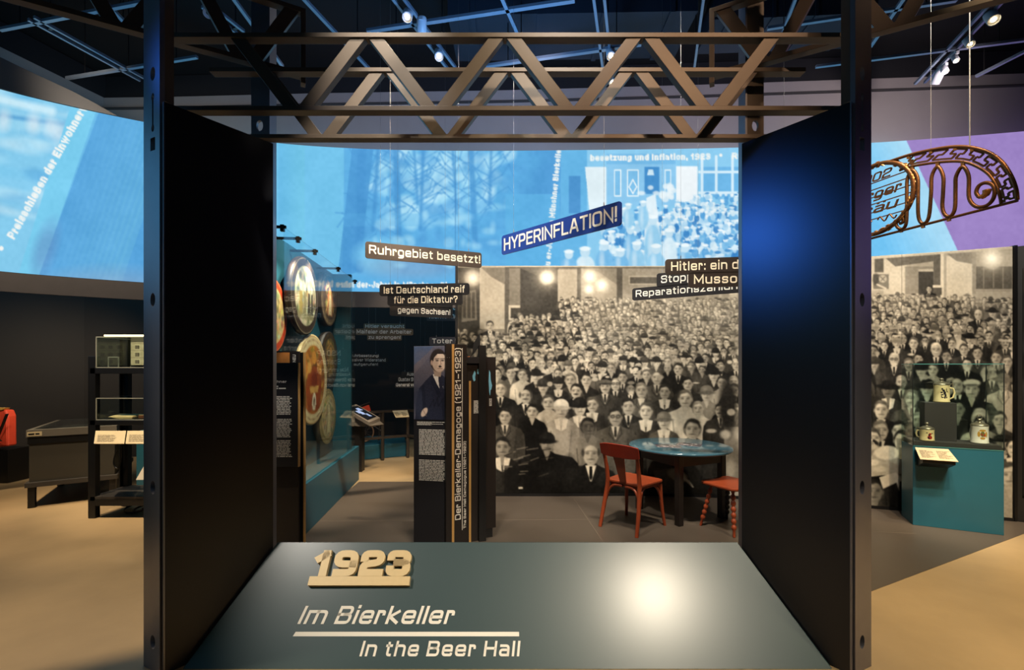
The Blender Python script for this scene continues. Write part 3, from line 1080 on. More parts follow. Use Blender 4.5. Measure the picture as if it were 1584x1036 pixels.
def head(x, y, s, g, rg, hat=0, hair=40, turn=0, beard=0, bald=0, glasses=0, woman=0):
    """one printed face: s = head height"""
    f = lambda k: sep(min(255, max(0, k)))
    so = max(.8, s*.06)
    rx, ry = s*.37, s*.5
    if not bald and not hat:
        m.ell(x, y-s*.13, rx*1.04, ry*.84, f(hair), 1, so*1.3)
        if woman:
            m.ell(x, y-s*.02, rx*1.2, ry*.85, f(hair), 1, so*1.5)
    m.ell(x+turn*s*.03, y+s*.06, rx*.93, ry*.9, f(g), 1, so)
    m.ell(x+rx*.55*(1 if turn <= 0 else -1), y+s*.1, rx*.5, ry*.8, f(g*.66), .5, so*3)
    m.ell(x-rx*.25, y-s*.18, rx*.5, ry*.35, f(g*1.14), .5, so*3)
    if s > 8.5:
        ex = s*.16
        tx = turn*s*.08
        for sg in (-1, 1):
            m.ell(x+tx+sg*ex, y-s*.03, s*.075, s*.04, f(g*.3), .7, so)
            m.ell(x+tx+sg*ex, y-s*.06, s*.12, s*.09, f(g*.6), .35, so*2)
            m.ell(x+tx+sg*ex, y-s*.115, s*.11, s*.022, f(g*.45), .6, so, sg*.15)
            m.ell(x+sg*rx*1.02, y+s*.03, s*.05, s*.1, f(g*.8), .9, so)
        m.ell(x+tx+s*.035, y+s*.1, s*.05, s*.1, f(g*.62), .6, so*1.5)
        m.ell(x+tx-s*.03, y+s*.06, s*.03, s*.09, f(g*1.12), .5, so)
        m.ell(x+tx, y+s*.245, s*.13, s*.03, f(g*.42), .8, so)
        m.ell(x+tx, y+s*.4, s*.16, s*.05, f(g*.72), .5, so*1.5)
        if beard == 1:
            m.ell(x+tx, y+s*.2, s*.14, s*.04, f(hair), .95, so)
        if beard == 2:
            m.ell(x+tx, y+s*.36, s*.24, s*.2, f(210), .8, so*2)
        if glasses:
            for sg in (-1, 1):
                m.ell(x+tx+sg*ex, y-s*.03, s*.13, s*.1, f(25), .9, so)
                m.ell(x+tx+sg*ex, y-s*.03, s*.1, s*.07, f(g*.75), .9, so)
    if hat == 1:                             # cloche
        m.ell(x, y-s*.26, rx*1.25, ry*.82, f(hair), 1, so, 0, None, y-s*.08)
        m.ell(x, y-s*.12, rx*1.6, s*.12, f(hair*.86), 1, so)
        m.ell(x-rx*.4, y-s*.42, rx*.4, s*.16, f(hair*1.25+8), .6, so*3)
    elif hat == 2:                           # wide dark hat
        m.ell(x, y-s*.34, rx*1.15, s*.3, f(hair), 1, so)
        m.ell(x, y-s*.2, rx*2.1, s*.16, f(hair*.9), 1, so, .06)
    elif hat == 3:                           # peaked cap
        m.ell(x, y-s*.34, rx*1.3, s*.2, f(hair), 1, so)
        m.ell(x, y-s*.22, rx*1.05, s*.07, f(hair*.5), 1, so)
    elif not bald:
        pt = 1 if (int(x*7) % 2) else -1
        m.ell(x+pt*rx*.3, y-s*.40, rx*.66, s*.085, f(hair), .95, s*.08, pt*.2)
        m.ell(x-rx*.2, y-s*.47, rx*.4, s*.05, f(hair*1.5+14), .5, so*2)
    else:
        m.ell(x-rx*.98, y-s*.05, s*.07, s*.17, f(hair), .9, so)
        m.ell(x+rx*.98, y-s*.05, s*.07, s*.17, f(hair), .9, so)


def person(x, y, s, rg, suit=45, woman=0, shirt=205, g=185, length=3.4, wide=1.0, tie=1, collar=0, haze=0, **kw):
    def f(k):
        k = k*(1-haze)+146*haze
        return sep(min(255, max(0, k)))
    so = max(.8, s*.07)
    w = s*(1.18 if not woman else 1.0)*wide
    yb = y+s*length
    pts = [(x-s*.22, y+s*.42), (x-s*.45, y+s*.58), (x-w*.85, y+s*.78), (x-w*1.05, y+s*1.15), (x-w*1.12, y+s*1.8), (x-w*1.1, yb),
           (x+w*1.1, yb), (x+w*1.12, y+s*1.8), (x+w*1.05, y+s*1.15), (x+w*.85, y+s*.78), (x+s*.45, y+s*.58), (x+s*.22, y+s*.42)]
    m.poly(pts, f(suit))
    if s > 9:
        m.ell(x-w*.7, y+s*1.5, w*.28, s*.8, f(suit*1.35+6), .45, s*.25)
        m.ell(x+w*.75, y+s*1.6, w*.25, s*.9, f(suit*.6), .5, s*.25)
        m.line([(x-w*.62, y+s*1.25), (x-w*.5, y+s*2.6)], s*.05, f(suit*.5), .7, so)
        m.line([(x+w*.62, y+s*1.25), (x+w*.5, y+s*2.6)], s*.05, f(suit*.5), .7, so)
    m.rect(x-s*.17, y+s*.3, x+s*.17, y+s*.62, f(g*.72))
    if not woman:
        m.poly([(x-s*.25, y+s*.52), (x+s*.25, y+s*.52), (x+s*.03, y+s*1.25), (x-s*.03, y+s*1.25)], f(shirt))
        if tie and s > 9:
            m.poly([(x-s*.06, y+s*.56), (x+s*.06, y+s*.56), (x+s*.075, y+s*1.05), (x, y+s*1.22), (x-s*.075, y+s*1.05)], f(suit*.6))
        if s > 14:
            m.line([(x-s*.3, y+s*.55), (x-s*.36, y+s*.95), (x-s*.04, y+s*1.4)], s*.045, f(suit*.45), .8, so)
            m.line([(x+s*.3, y+s*.55), (x+s*.36, y+s*.95), (x+s*.04, y+s*1.4)], s*.045, f(suit*.45), .8, so)
    else:
        m.poly([(x-s*.2, y+s*.48), (x+s*.2, y+s*.48), (x+s*.02, y+s*.95), (x-s*.02, y+s*.95)], f(g*.95))
        if collar:
            m.poly([(x-s*.42, y+s*.55), (x-s*.1, y+s*.5), (x-s*.02, y+s*1.25), (x-s*.3, y+s*1.1)], f(collar))
            m.poly([(x+s*.42, y+s*.55), (x+s*.1, y+s*.5), (x+s*.02, y+s*1.25), (x+s*.3, y+s*1.1)], f(collar))
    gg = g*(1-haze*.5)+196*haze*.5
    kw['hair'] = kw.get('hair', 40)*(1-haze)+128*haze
    head(x, y, s, gg, rg, woman=woman, **kw)


def size_l(y):
    return float(np.interp(y, [455, 480, 500, 540, 580, 620, 660, 700, 760], [6, 7.5, 9, 12.5, 16.5, 22, 28, 34, 40]))


def size_r(y):
    return float(np.interp(y, [450, 480, 520, 560, 600, 640, 720, 780], [6.5, 9.5, 14, 19, 25, 29, 35, 40]))


PEOPLE = [  # x, y, head height, options: the figures one can tell apart
    (914, 702, 34, dict(suit=34, bald=1, hair=60, shirt=225, g=190, length=3)), (952, 645, 27, dict(suit=88, glasses=1, hair=36, g=170)),
    (846, 686, 27, dict(suit=24, woman=1, hat=1, hair=26, g=150, wide=1.7)), (909, 660, 27, dict(suit=118, woman=1, hair=34, g=96, turn=1)),
    (1027, 652, 24, dict(suit=92, woman=1, hat=1, hair=128, g=196, collar=215)), (999, 636, 26, dict(suit=62, woman=1, hair=74, g=200, collar=216)),
    (972, 629, 25, dict(suit=42, hair=30, g=170)), (1060, 617, 27, dict(suit=206, woman=1, hair=96, g=205, wide=1.15)),
    (1080, 632, 22, dict(suit=214, woman=1, hair=130, g=200)), (1071, 664, 31, dict(suit=46, woman=1, hair=48, g=192, wide=.9)),
    (1093, 610, 22, dict(suit=134, woman=1, hat=1, hair=112, g=180)), (868, 634, 26, dict(suit=150, woman=1, hat=1, hair=206, g=178, collar=200)),
    (813, 612, 24, dict(suit=36, bald=1, hair=70, beard=1, shirt=220)), (848, 623, 24, dict(suit=178, woman=1, hair=74, g=196)),
    (781, 644, 24, dict(suit=72, hair=34, g=178)), (777, 692, 30, dict(suit=44, woman=1, hair=28, g=150, collar=220)),
    (936, 598, 21, dict(suit=66, hat=3, hair=96, beard=1)), (891, 605, 22, dict(suit=32, hair=34, beard=1, shirt=228)),
    (916, 626, 23, dict(suit=58, woman=1, hair=84, collar=212)), (907, 588, 21, dict(suit=38, woman=1, hair=40)),
    (882, 588, 21, dict(suit=70, woman=1, hair=112)), (952, 594, 20, dict(suit=44, bald=1, hair=60, glasses=1)), (963, 584, 18, dict(suit=34, hair=44)),
    (1016, 584, 21, dict(suit=88, bald=1, hair=150, beard=1)), (992, 604, 23, dict(suit=84, hair=128, g=196, tie=0)), (1028, 606, 22, dict(suit=56, woman=1, hair=46, collar=226)),
    (1049, 571, 18, dict(suit=38, hair=40, beard=1)), (1064, 594, 20, dict(suit=52, hair=34)), (1104, 580, 20, dict(suit=48, woman=1, hat=2, hair=36)),
    (1117, 592, 20, dict(suit=150, woman=1, hair=36, g=160)), (1114, 566, 18, dict(suit=28, hair=30, g=150)), (1139, 564, 18, dict(suit=44, hair=40)),
    (774, 602, 22, dict(suit=34, bald=1, hair=110)), (790, 577, 19, dict(suit=80, woman=1, hair=46)), (829, 582, 19, dict(suit=32, woman=1, hat=2, hair=34)),
    (840, 598, 20, dict(suit=44, woman=1, hat=1, hair=50)), (808, 580, 18, dict(suit=190, woman=1, hair=90)), (1000, 580, 17, dict(suit=58, woman=1, hair=86)),
    (758, 504, 15, dict(suit=36, hair=60)), (735, 540, 17, dict(suit=30, woman=1, hat=2, hair=30, g=120)),
    # right part
    (1363, 634, 28, dict(suit=32, hair=96, shirt=226, g=205)), (1374, 603, 25, dict(suit=52, woman=1, hat=2, hair=28, g=130, collar=228)),
    (1383, 556, 20, dict(suit=42, hair=186, beard=2, glasses=1)), (1352, 563, 18, dict(suit=70, woman=1, hat=1, hair=70)),
    (1413, 531, 18, dict(suit=40, hair=84, g=196)), (1448, 541, 21, dict(suit=36, hair=222, beard=1)), (1464, 551, 18, dict(suit=32, hair=40, g=150)),
    (1491, 541, 18, dict(suit=56, hair=66)), (1512, 546, 19, dict(suit=66, hair=44, g=176)), (1541, 553, 20, dict(suit=150, hair=70)),
    (1513, 487, 15, dict(suit=34, hair=190, beard=1, length=4.5)), (1535, 484, 14, dict(suit=130, woman=1, hat=2, hair=36, length=4.5)),
    (1500, 524, 15, dict(suit=40, woman=1, hat=2, hair=30, collar=220)), (1434, 602, 25, dict(suit=28, woman=1, hat=2, hair=24, g=180)),
    (1443, 572, 20, dict(suit=150, woman=1, hair=64)), (1503, 602, 29, dict(suit=26, woman=1, hat=3, hair=190, g=180, wide=1.3)),
    (1394, 726, 33, dict(suit=34, hair=40, glasses=1, g=180)), (1352, 760, 36, dict(suit=60, woman=1, hair=34, g=130)),
    (1420, 650, 24, dict(suit=50, hair=120, g=190)), (1546, 650, 27, dict(suit=60, woman=1, hair=46, g=190)), (1552, 592, 24, dict(suit=170, hat=2, hair=120, g=170)),
    (1437, 447, 10, dict(suit=34, hair=40, length=4.5)), (1461, 466, 10, dict(suit=34, hair=50)), (1480, 472, 10, dict(suit=40, hair=40, shirt=230)),
    (1558, 560, 20, dict(suit=60, woman=1, hair=80)), (1458, 640, 26, dict(suit=30, hair=60, g=150)), (1530, 520, 15, dict(suit=60, hair=40)),
    (1470, 705, 34, dict(suit=40, woman=1, hair=50)), (1562, 735, 38, dict(suit=150, woman=1, hair=60, g=170)), (1520, 735, 36, dict(suit=44, hair=40))]
QUEUE = [(y, x, s, o, 0) for x, y, s, o in PEOPLE]
for part in (0, 1):
    xa, xb = ((704, 1344), (1325, 1578))[part]
    size = (size_l, size_r)[part]
    y = 452
    while y < 775:
        s = size(y)
        x = xa+rg.uniform(0, s)
        while x < xb:
            yy = y+rg.uniform(-.22, .22)*s
            ss = s*rg.uniform(.86, 1.12)
            low = 512 if (part == 0 and x < 792) else (486 if part == 0 and x < 865 else (462 if part == 0 else 456))
            if part == 1 and x > 1505:
                low = 462
            ok = yy > low and not any(abs(px-x) < max(sz, ss)*.72 and abs(py-yy) < max(sz, ss)*.95 for px, py, sz, _ in PEOPLE)
            if part == 0 and 1108 < x < 1190 and yy > 640:
                ok = False
            if part == 0 and y > 642 and x < 1190:
                ok = False
            if ok:
                wmn = rg.random() < .38
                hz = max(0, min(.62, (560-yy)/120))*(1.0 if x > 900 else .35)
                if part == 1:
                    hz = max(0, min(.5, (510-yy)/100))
                o = dict(suit=rg.choice([22, 28, 34, 42, 52, 70]) if not wmn or rg.random() < .5 else rg.choice([80, 110, 150, 200]), woman=wmn,
                         hair=rg.choice([26, 34, 46, 64, 96, 150]), g=rg.uniform(140, 210), haze=hz, turn=rg.choice([-1, 0, 0, 1]),
                         hat=rg.choice([0, 0, 0, 1, 2]) if wmn else rg.choice([0, 0, 0, 0, 0, 0, 3]), beard=0 if wmn else rg.choice([0, 0, 1, 1, 2]),
                         bald=0 if wmn else rg.random() < .25)
                if not wmn:
                    o['shirt'] = rg.uniform(180, 228)
                elif rg.random() < .4:
                    o['collar'] = rg.uniform(190, 225)
                QUEUE.append((yy, x, ss, o, 1))
            x += s*rg.uniform(.85, 1.5)
        y += s*.58
mr(700, 640, 1345, 806, 40)
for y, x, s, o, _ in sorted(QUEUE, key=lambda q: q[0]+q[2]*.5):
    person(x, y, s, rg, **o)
# beer table between the sitters, papers, hands
m.poly([(1338, 708), (1402, 690), (1412, 730), (1340, 738)], sep(176))
m.ell(1372, 700, 20, 11, sep(220), 1, 2)
for x, y in ((1345, 690), (1392, 686), (1404, 690), (1396, 700)):
    m.rect(x-5, y-10, x+5, y+9, sep(150))
    m.ell(x, y-10, 5, 2.2, sep(214), 1, 1)
    m.line([(x+6, y-6), (x+9, y), (x+6, y+5)], 1.6, sep(200))
m.poly([(1360, 738), (1386, 730), (1396, 742), (1366, 756)], sep(210))
mr(1120, 660, 1185, 806, 150, .85)
for i in range(24):
    m.ell(rg.uniform(1118, 1185), rg.uniform(655, 790), rg.uniform(4, 14), rg.uniform(4, 16), sep(rg.uniform(90, 215)), .5, 6)
m.ell(1126, 628, 13, 44, sep(40), .95, 8)
m.ell(1122, 672, 8, 7, sep(180), .9, 4)
m.poly([(1010, 728), (1052, 722), (1058, 765), (1020, 765)], sep(120))
m.ell(1048, 735, 16, 9, sep(190), .9, 3, .4)
for k in range(4):
    m.line([(1048+k*3, 733+k*2), (1066+k*2, 744+k*3)], 2.4, sep(196))
mr(780, 720, 905, 764, 26, .75)
for i in range(20):
    x, y = rg.uniform(775, 840), rg.uniform(690, 740)
    m.line([(x, y), (x+rg.uniform(6, 18), y-rg.uniform(0, 6))], 1.6, sep(rg.choice([90, 150, 30])), .7)
m.rect(802, 753, 809, 756, sep(220))
for y, x, s, o, r_ in QUEUE:                 # mugs, plates and papers on the tables between them
    if r_ and s > 9 and rg.random() < .3:
        k = rg.uniform(-.8, .8)
        m.ell(x+k*s, y+s*1.5, s*rg.uniform(.15, .4), s*rg.uniform(.08, .25), sep(rg.uniform(150, 226)), .85, s*.08)
m.blur()
m.a = (m.a-108)*1.08+104
m.noise(8, 3, 5)
m.noise(12, 30, 6)
# a faint seam between print sheets
for x in (1148, 1395):
    m.line([(x, 374), (x, 806)], 1.0, sep(70), .5)
cols = np.arange(708, 1567.1, .86)
rows = np.linspace(0, 1, 440)
X, D = mur(cols)
Z = MT+(MBOT-MT)*rows
V = np.zeros((len(rows), len(cols), 3))
V[..., 0], V[..., 1], V[..., 2] = X[None], D[None], Z[:, None]
C = m.sample(V[..., 0]/V[..., 1]*F+CX, CY-(V[..., 2]-EYE)/V[..., 1]*F)
pm = thing('photo_mural', 'huge sepia crowd photograph printed on the curved partition behind the round table', 'photo mural', (1.9, 5.6, 0))
grid_object('print', V, C, mat_print('sepia_print', .55, .2), pm, thick=(0.012, .05, 0))
mb = MB()
k = [mur(p, .02) for p in range(706, 1569, 20)]
for a, b in zip(k[:-1], k[1:]):
    mb.bar((*a, .0175+.003), (*b, .0175+.003), .05, .034)
mb.build('plinth_strip', BLACK, pm, True)
mb = MB()
for p in (706.5, 1568):
    x, y = mur(p, .02)
    mb = MB()
    mb.bar((x, y, .005), (x, y, MT+.01), .03, .05, side=(1, 0, 0))
    mb.build('edge_frame', BLACK, pm, True)

# dark partition that carries on to the right with a dim photograph
x0_, y0_ = mur(1569, .03)
wp = [(x0_+.02, y0_), (x0_+.75, y0_-.5), (x0_+1.7, y0_-1.25)]
mb = MB()
bp = thing('dark_partition', 'dark photo partition right of the crowd mural at the edge of the view', 'partition', (x0_, y0_, 0))
for a, b in zip(wp[:-1], wp[1:]):
    mb.bar((*a, MT/2), (*b, MT/2), .06, MT)
mb.build('panel', mat('near_black_panel', (26, 24, 22), .5), bp, True)
pc = Canvas(0, 0, 60, 130, 1, (34, 31, 28))
rg = random.Random(5)
for i in range(70):
    pc.ell(rg.uniform(0, 60), rg.uniform(10, 125), rg.uniform(2, 7), rg.uniform(3, 9), (rg.uniform(30, 84),)*3, .6, 3)
pc.rect(0, 0, 60, 14, (60, 54, 46))
V = np.zeros((60, 30, 3))
t = np.linspace(.04, .98, 30)
a, b = Vector(wp[0]), Vector(wp[1])
nn = Vector((-(b-a).y, (b-a).x)).normalized()
if nn.y > 0:
    nn = -nn
V[..., 0] = (a.x+(b-a).x*t+nn.x*.032)[None]
V[..., 1] = (a.y+(b-a).y*t+nn.y*.032)[None]
V[..., 2] = np.linspace(2.6, .25, 60)[:, None]
uu, vv = np.meshgrid(np.linspace(0, 60, 30), np.linspace(0, 130, 60))
grid_object('print', V, pc.sample(uu, vv), mat_print('dim_print', .5, .3), bp, thick=tuple(-nn*.004)+(0,))
# ================================================================== the portal frame of perforated posts and trusses
def perforated(w, h, z0, holes):
    """holes of a post: (kind, x, z)"""
    out = []
    for k, x, z in holes:
        if k == 'round':
            out.append(circ(x, z, .022, .036, 20))
        elif k == 'square':
            out.append([(x-.022, z-.034), (x+.022, z-.034), (x+.022, z+.034), (x-.022, z+.034)])
        elif k == 'key':
            a = [(x+.013*math.cos(R(t)), z+.082+.020*math.sin(R(t))) for t in range(-60, 241, 25)]
            b = [(x+.013*math.cos(R(t)), z-.082+.020*math.sin(R(t))) for t in range(120, 421, 25)]
            out.append(a+b)
    return out


HOLES = [('round', .085, 3.135), ('key', .085, 2.932), ('square', .085, 2.766), ('round', .085, 1.948), ('round', .085, .962), ('round', .085, .15)]
for sg, side in ((-1, 'left'), (1, 'right')):
    A = Vector((sg*1.941, 2.431, 0))
    B = Vector((sg*1.775, 2.353, 0))
    ex = (B-A).normalized()
    en = Vector((ex.y, -ex.x, 0))
    if en.y < 0:
        en = -en
    w = (B-A).length-.036
    p = thing('frame_post', 'tall perforated dark steel post at the front %s corner of the frame, lit %s' % (side, 'blue' if sg < 0 else 'dark brown'),
              'post', A, 0, 'front posts of the frame')
    mb = MB()
    vs, fs = plate([(0, 0), (w, 0), (w, 4.3), (0, 4.3)], perforated(w, 4.3, 0, HOLES), .024,
                   (A, ex, (0, 0, 1), en))
    mb.add(vs, fs)
    mb.build('face_plate', POST, p, True)
    mb = MB()                                # return flange on the inner edge
    f0 = B-ex*.045+en*.025
    mb.prism([f0+Vector((0, 0, 2.99)), f0+en*.045+Vector((0, 0, 2.99)), f0+en*.045+Vector((0, 0, 4.3)), f0+Vector((0, 0, 4.3))], ex*.007)
    mb.build('inner_flange', STEEL, p, True)
    # side panel from the front post to the rear one
    a, b = Vector((sg*1.778, 2.366, 0)), Vector((sg*1.445, 2.812, 0))
    pn = thing('side_panel', 'large black side panel forming the %s cheek of the frame' % side, 'panel', (a+b)/2, 0, 'side panels of the frame')
    mb = MB()
    d = (b-a).normalized()
    n = Vector((-d.y, d.x, 0))*(1 if sg < 0 else -1)
    mb.prism([a+n*.0, b+n*.0, b+n*.018, a+n*.018], (0, 0, 2.972))
    mb.build('sheet', BLACKPANEL, pn, True, .002)
    mb = MB()
    mb.bar(a+n*.009-d*.003, a+n*.009-d*.003+Vector((0, 0, 2.972)), .018, .006, side=n)
    mb.build('front_edge', POST, pn, True)
    # rear post
    q = thing('frame_post', 'perforated steel post behind the rear truss, %s side of the frame' % side, 'post', (sg*1.64, 3.03, 0), 0, 'rear posts of the frame')
    x0 = sg*1.69
    x1 = sg*1.578
    mb = MB()
    ex = Vector((1, 0, 0)) if sg < 0 else Vector((-1, 0, 0))
    vs, fs = plate([(0, 0), (.112, 0), (.112, 4.3), (0, 4.3)], [circ(.056, 3.185, .022, .036, 20), circ(.056, 1.95, .022, .036, 20)], .022,
                   (Vector((x0, 3.005, 0)), ex, (0, 0, 1), (0, 1, 0)))
    mb.add(vs, fs)
    mb.build('face_plate', POST if sg < 0 else STEEL, q, True)
    mb = MB()
    mb.prism([(x1, 3.0, 0), (x1, 3.09, 0), (x1-sg*.012, 3.09, 0), (x1-sg*.012, 3.0, 0)], (0, 0, 4.3))
    mb.build('inner_flange', POST, q, True)


def truss(name, label, o, e, n, z0, z1, la, lb, verts, pitch, lead, depth, dw=.061, chord=.026, group='lattice trusses of the frame'):
    """lattice girder: o + e*x along, n = depth direction; chords at z0 and z1, lower vertices at the x of verts"""
    t = thing(name, label, 'truss', (o[0], o[1], z0), 0, group)
    o, e, n = Vector(o), Vector(e), Vector(n)
    for z in (z0, z1):
        mb = MB()
        c = o+n*depth/2
        mb.bar(c+e*la+Vector((0, 0, z)), c+e*lb+Vector((0, 0, z)), depth, chord, side=n)
        mb.build('chord', STEEL, t, True, .0015)
    zb, zt = z0+chord/2, z1-chord/2
    for v in verts:
        for s in (-1, 1):
            xb0, xt0 = v+s*(dw*.72), v+s*(pitch/2-dw*.82)
            h = dw*.70
            x = [xb0-h, xb0+h, xt0+h, xt0-h]
            if max(x) > lb+.02 or min(x) < la-.02:
                continue
            mb = MB()
            q = [o+n*(depth*.12)+e*x[0]+Vector((0, 0, zb)), o+n*(depth*.12)+e*x[1]+Vector((0, 0, zb)),
                 o+n*(depth*.12)+e*x[2]+Vector((0, 0, zt)), o+n*(depth*.12)+e*x[3]+Vector((0, 0, zt))]
            mb.prism(q, n*depth*.76)
            mb.build('diagonal', STEEL, t, True, .0015)
    return t


fx = lambda px, d: (px-CX)/F*d
pf = 214/F*2.57
truss('lattice_truss', 'front dark steel lattice truss spanning between the two tall posts', (0, 2.57, 0), (1, 0, 0), (0, 1, 0), 3.055, 3.468, -1.905, 1.905,
      [fx(674, 2.57)+pf*k for k in (-2, -1, 0, 1, 2, 3)], pf, 0, .06)
pr = 193.6/F*2.87
truss('lattice_truss', 'rear dark steel lattice truss behind and below the front one', (0, 2.87, 0), (1, 0, 0), (0, 1, 0), 3.048, 3.468, -1.88, 1.88,
      [fx(691, 2.87)+pr*k for k in (-2, -1, 0, 1, 2, 3)], pr, 0, .06)
for sg, side in ((-1, 'left'), (1, 'right')):
    e = Vector((sg*.886, -.464, 0))
    n = Vector((sg*.464, .886, 0))
    S = Vector((sg*1.357, 3.03, 0))
    t = truss('wing_truss', 'lattice wing truss running out towards the viewer at top %s' % side, S, e, n, 3.54, 3.965, 0, 2.3,
              [.33+.62*k for k in range(4)], .62, 0, .055, .062, .03, 'wing trusses of the frame')
    mb = MB()
    mb.bar(S+n*.0275+Vector((0, 0, 3.482)), S+n*.0275+Vector((0, 0, 3.98)), .03, .055, side=e)
    mb.build('end_post', STEEL, t, True, .0015)
# ceiling tie lines and thin rods that carry the frame come with the services below

# ------------------------------------------------------------------ tilted title board at the foot of the frame
BR, BF, BZ = 2.82, 2.405, .512
bd = thing('title_board', 'tilted teal title board with raised 1923 between the side panels, glossy light patch', 'sign board', (0, 2.6, 0))
slope = Vector((0, BR-BF, BZ))
bex, bey = Vector((1, 0, 0)), slope.normalized()
ben = Vector((0, -bey.z, bey.y))
BP0 = Vector((0, BR, BZ))
BOARDM = mat('teal_satin_board', (20, 54, 58), .52, 0, .05, 4, 0, .6, .6, 0, .28)
mb = MB()
xb, xf = 1.421, 1.716
mb.add([(-xf, BF, .0), (xf, BF, .0), (xb, BR, BZ), (-xb, BR, BZ), (-xf, BF+.02, .003), (xf, BF+.02, .003), (xb, BR, .003), (-xb, BR, .003)],
       [(0, 1, 2, 3), (4, 7, 6, 5), (3, 2, 6, 7), (0, 3, 7, 4), (1, 5, 6, 2), (0, 4, 5, 1)])
mb.build('body', BOARDM, bd, True, .003)


def brd(px, py):
    return hit(px, py, BP0, ben)


def board_text(mb, text, pxa, pxb, py0, py1, depth=0, shear=0, **kw):
    a, b = brd(pxa, py0), brd(pxb, py0)
    top = brd(pxa, py1)
    h = (top-a).dot(bey)
    put_text(mb, text, (a+ben*.0015, bex, bey, ben), h, (b-a).x-h*shear*.0, depth=depth, shear=shear, **kw)


GOLD23 = mat('matt_gold_letters', (214, 188, 138), .42, .1, .05, 40)
mb = MB()
board_text(mb, '1923', 484, 634, 893, 853, .028, w=.27, track=.09, wx=.98)
a, b = brd(478, 907), brd(634, 907)
u = brd(478, 893)
hh = (u-a).dot(bey)
mb.prism([a, b, b+bey*hh, a+bey*hh], ben*.028)
mb.build('raised_numerals', GOLD23, bd, True)
mb = MB()
board_text(mb, 'Im Bierkeller', 460, 699, 965, 937, .001, .24, w=.17, track=.17, wx=1.0)
mb.build('lettering', WHITEINK, bd, True)
mb = MB()
a, b = brd(453, 984), brd(803, 984)
hh = (brd(453, 977)-a).dot(bey)
mb.prism([a+ben*.001, b+ben*.001, b+bey*hh+ben*.001, a+bey*hh+bex*.01+ben*.001], ben*.001)
mb.build('underline', WHITEINK, bd, True)
mb = MB()
board_text(mb, 'In the Beer Hall', 556, 803, 1015, 991, .001, .12, w=.17, track=.2, wx=1.0)
mb.build('lettering', WHITEINK, bd, True)

# ================================================================== hanging words
SIGNB = mat('dark_brown_sign', (50, 41, 36), .4, 0, .05, 6)
SIGNK = mat('black_sign', (34, 32, 33), .4, 0, .05, 6)
SIGNBLUE = mat('royal_blue_sign', (36, 62, 140), .38, 0, .05, 6)
SIGNO = mat('olive_brown_sign', (112, 98, 76), .5, 0, .05, 6)
GRP = 'hanging word signs'


def sign(label, tl, tr, hpx, dl, lines, m, ink=CREAMINK, th=.012, wires=True, rows=None, kw=None, name='hanging_sign', base=.24, cap=.55, dr=None):
    """level sign hung on wires: its top edge runs from photo point tl (at depth dl) to tr; hpx = its height at tl in px;
    rows = list of (x0, x1, y0, y1) boxes as fractions of the sign, one per line of writing"""
    kw = kw or {}
    a = P(*tl, dl)
    if dr is None:
        dr = (a.z-EYE)*F/(CY-tr[1])
    b = P(*tr, dr)
    b.z = a.z
    h = hpx/F*dl
    ex = (b-a).normalized()
    en = Vector((ex.y, -ex.x, 0))
    ln = (b-a).length
    o = a-Vector((0, 0, h))
    t = thing(name, label, 'sign', (a+b)/2-Vector((0, 0, h)), 0, GRP)
    rows = rows or [(0, 1, 0, 1)]
    mb = MB()
    for x0, x1, y0, y1 in rows:
        vs, fs = plate(rrect(x0*ln, y0*h, x1*ln, y1*h, min(.025, (y1-y0)*h*.2)), [], th, (o-en*th, ex, (0, 0, 1), en))
        mb.add(vs, fs)
    mb.build('board', m, t, True)
    for (x0, x1, y0, y1), (s_, f0, f1) in zip(rows, lines):
        mb = MB()
        w = (x1-x0)*ln
        hh = (y1-y0)*h
        put_text(mb, s_, (o+ex*(x0*ln+w*f0)+Vector((0, 0, y0*h+hh*base))+en*.0015, ex, (0, 0, 1), en), hh*cap, w*(f1-f0), **kw)
        mb.build('lettering', ink, t, True)
    if wires:
        for f in (.12, .88):
            k = max(rows, key=lambda r: r[3])
            x = (k[0]+(k[1]-k[0])*f)*ln
            p = o+ex*x+Vector((0, 0, h*k[3]))-en*th*.5
            mb = MB()
            mb.tube([p-Vector((0, 0, .005)), (p.x, p.y, 6.3)], .0009, 5)
            mb.build('wire', CABLE, t, True)
            mb = MB()
            mb.lathe([(.004, 0), (.004, .025), (.002, .03)], p, 8)
            mb.build('hook', CABLE, t, True)
    return t


sign('royal blue hanging word sign HYPERINFLATION slanting up to the right', (776, 365), (961, 310), 29.5, 4.35, [('HYPERINFLATION!', .025, .972)], SIGNBLUE,
     WHITEINK, kw=dict(w=.155, wx=.82, track=.13), cap=.64, base=.19)
sign('dark brown hanging word sign Ruhrgebiet besetzt in front of the screen', (565, 373), (745, 391), 26, 4.5, [('Ruhrgebiet besetzt!', .03, .985)], SIGNB,
     kw=dict(w=.15, track=.19), cap=.52, base=.29)
sign('black two-line hanging word sign asking Ist Deutschland reif, left of the mural', (587, 440), (726, 437.5), 33, 4.25, [('Ist Deutschland reif', .05, .95), ('für die Diktatur?', .09, .935)],
     SIGNK, rows=[(0, 1, .46, 1), (.09, .925, 0, .53)], kw=dict(w=.16, track=.19), cap=.6, base=.2, name='hanging_sign')
sign('dark hanging word sign gegen Sachsen tucked behind the Ist Deutschland reif sign', (603, 452), (700, 458.5), 36, 5.9,
     [('Reichswehr', .05, .8), ('gegen Sachsen!', .12, .96)], SIGNK, WHITEINK, rows=[(0, 1, .42, 1), (0, 1, 0, .5)], kw=dict(w=.16, track=.18), cap=.5, base=.3)
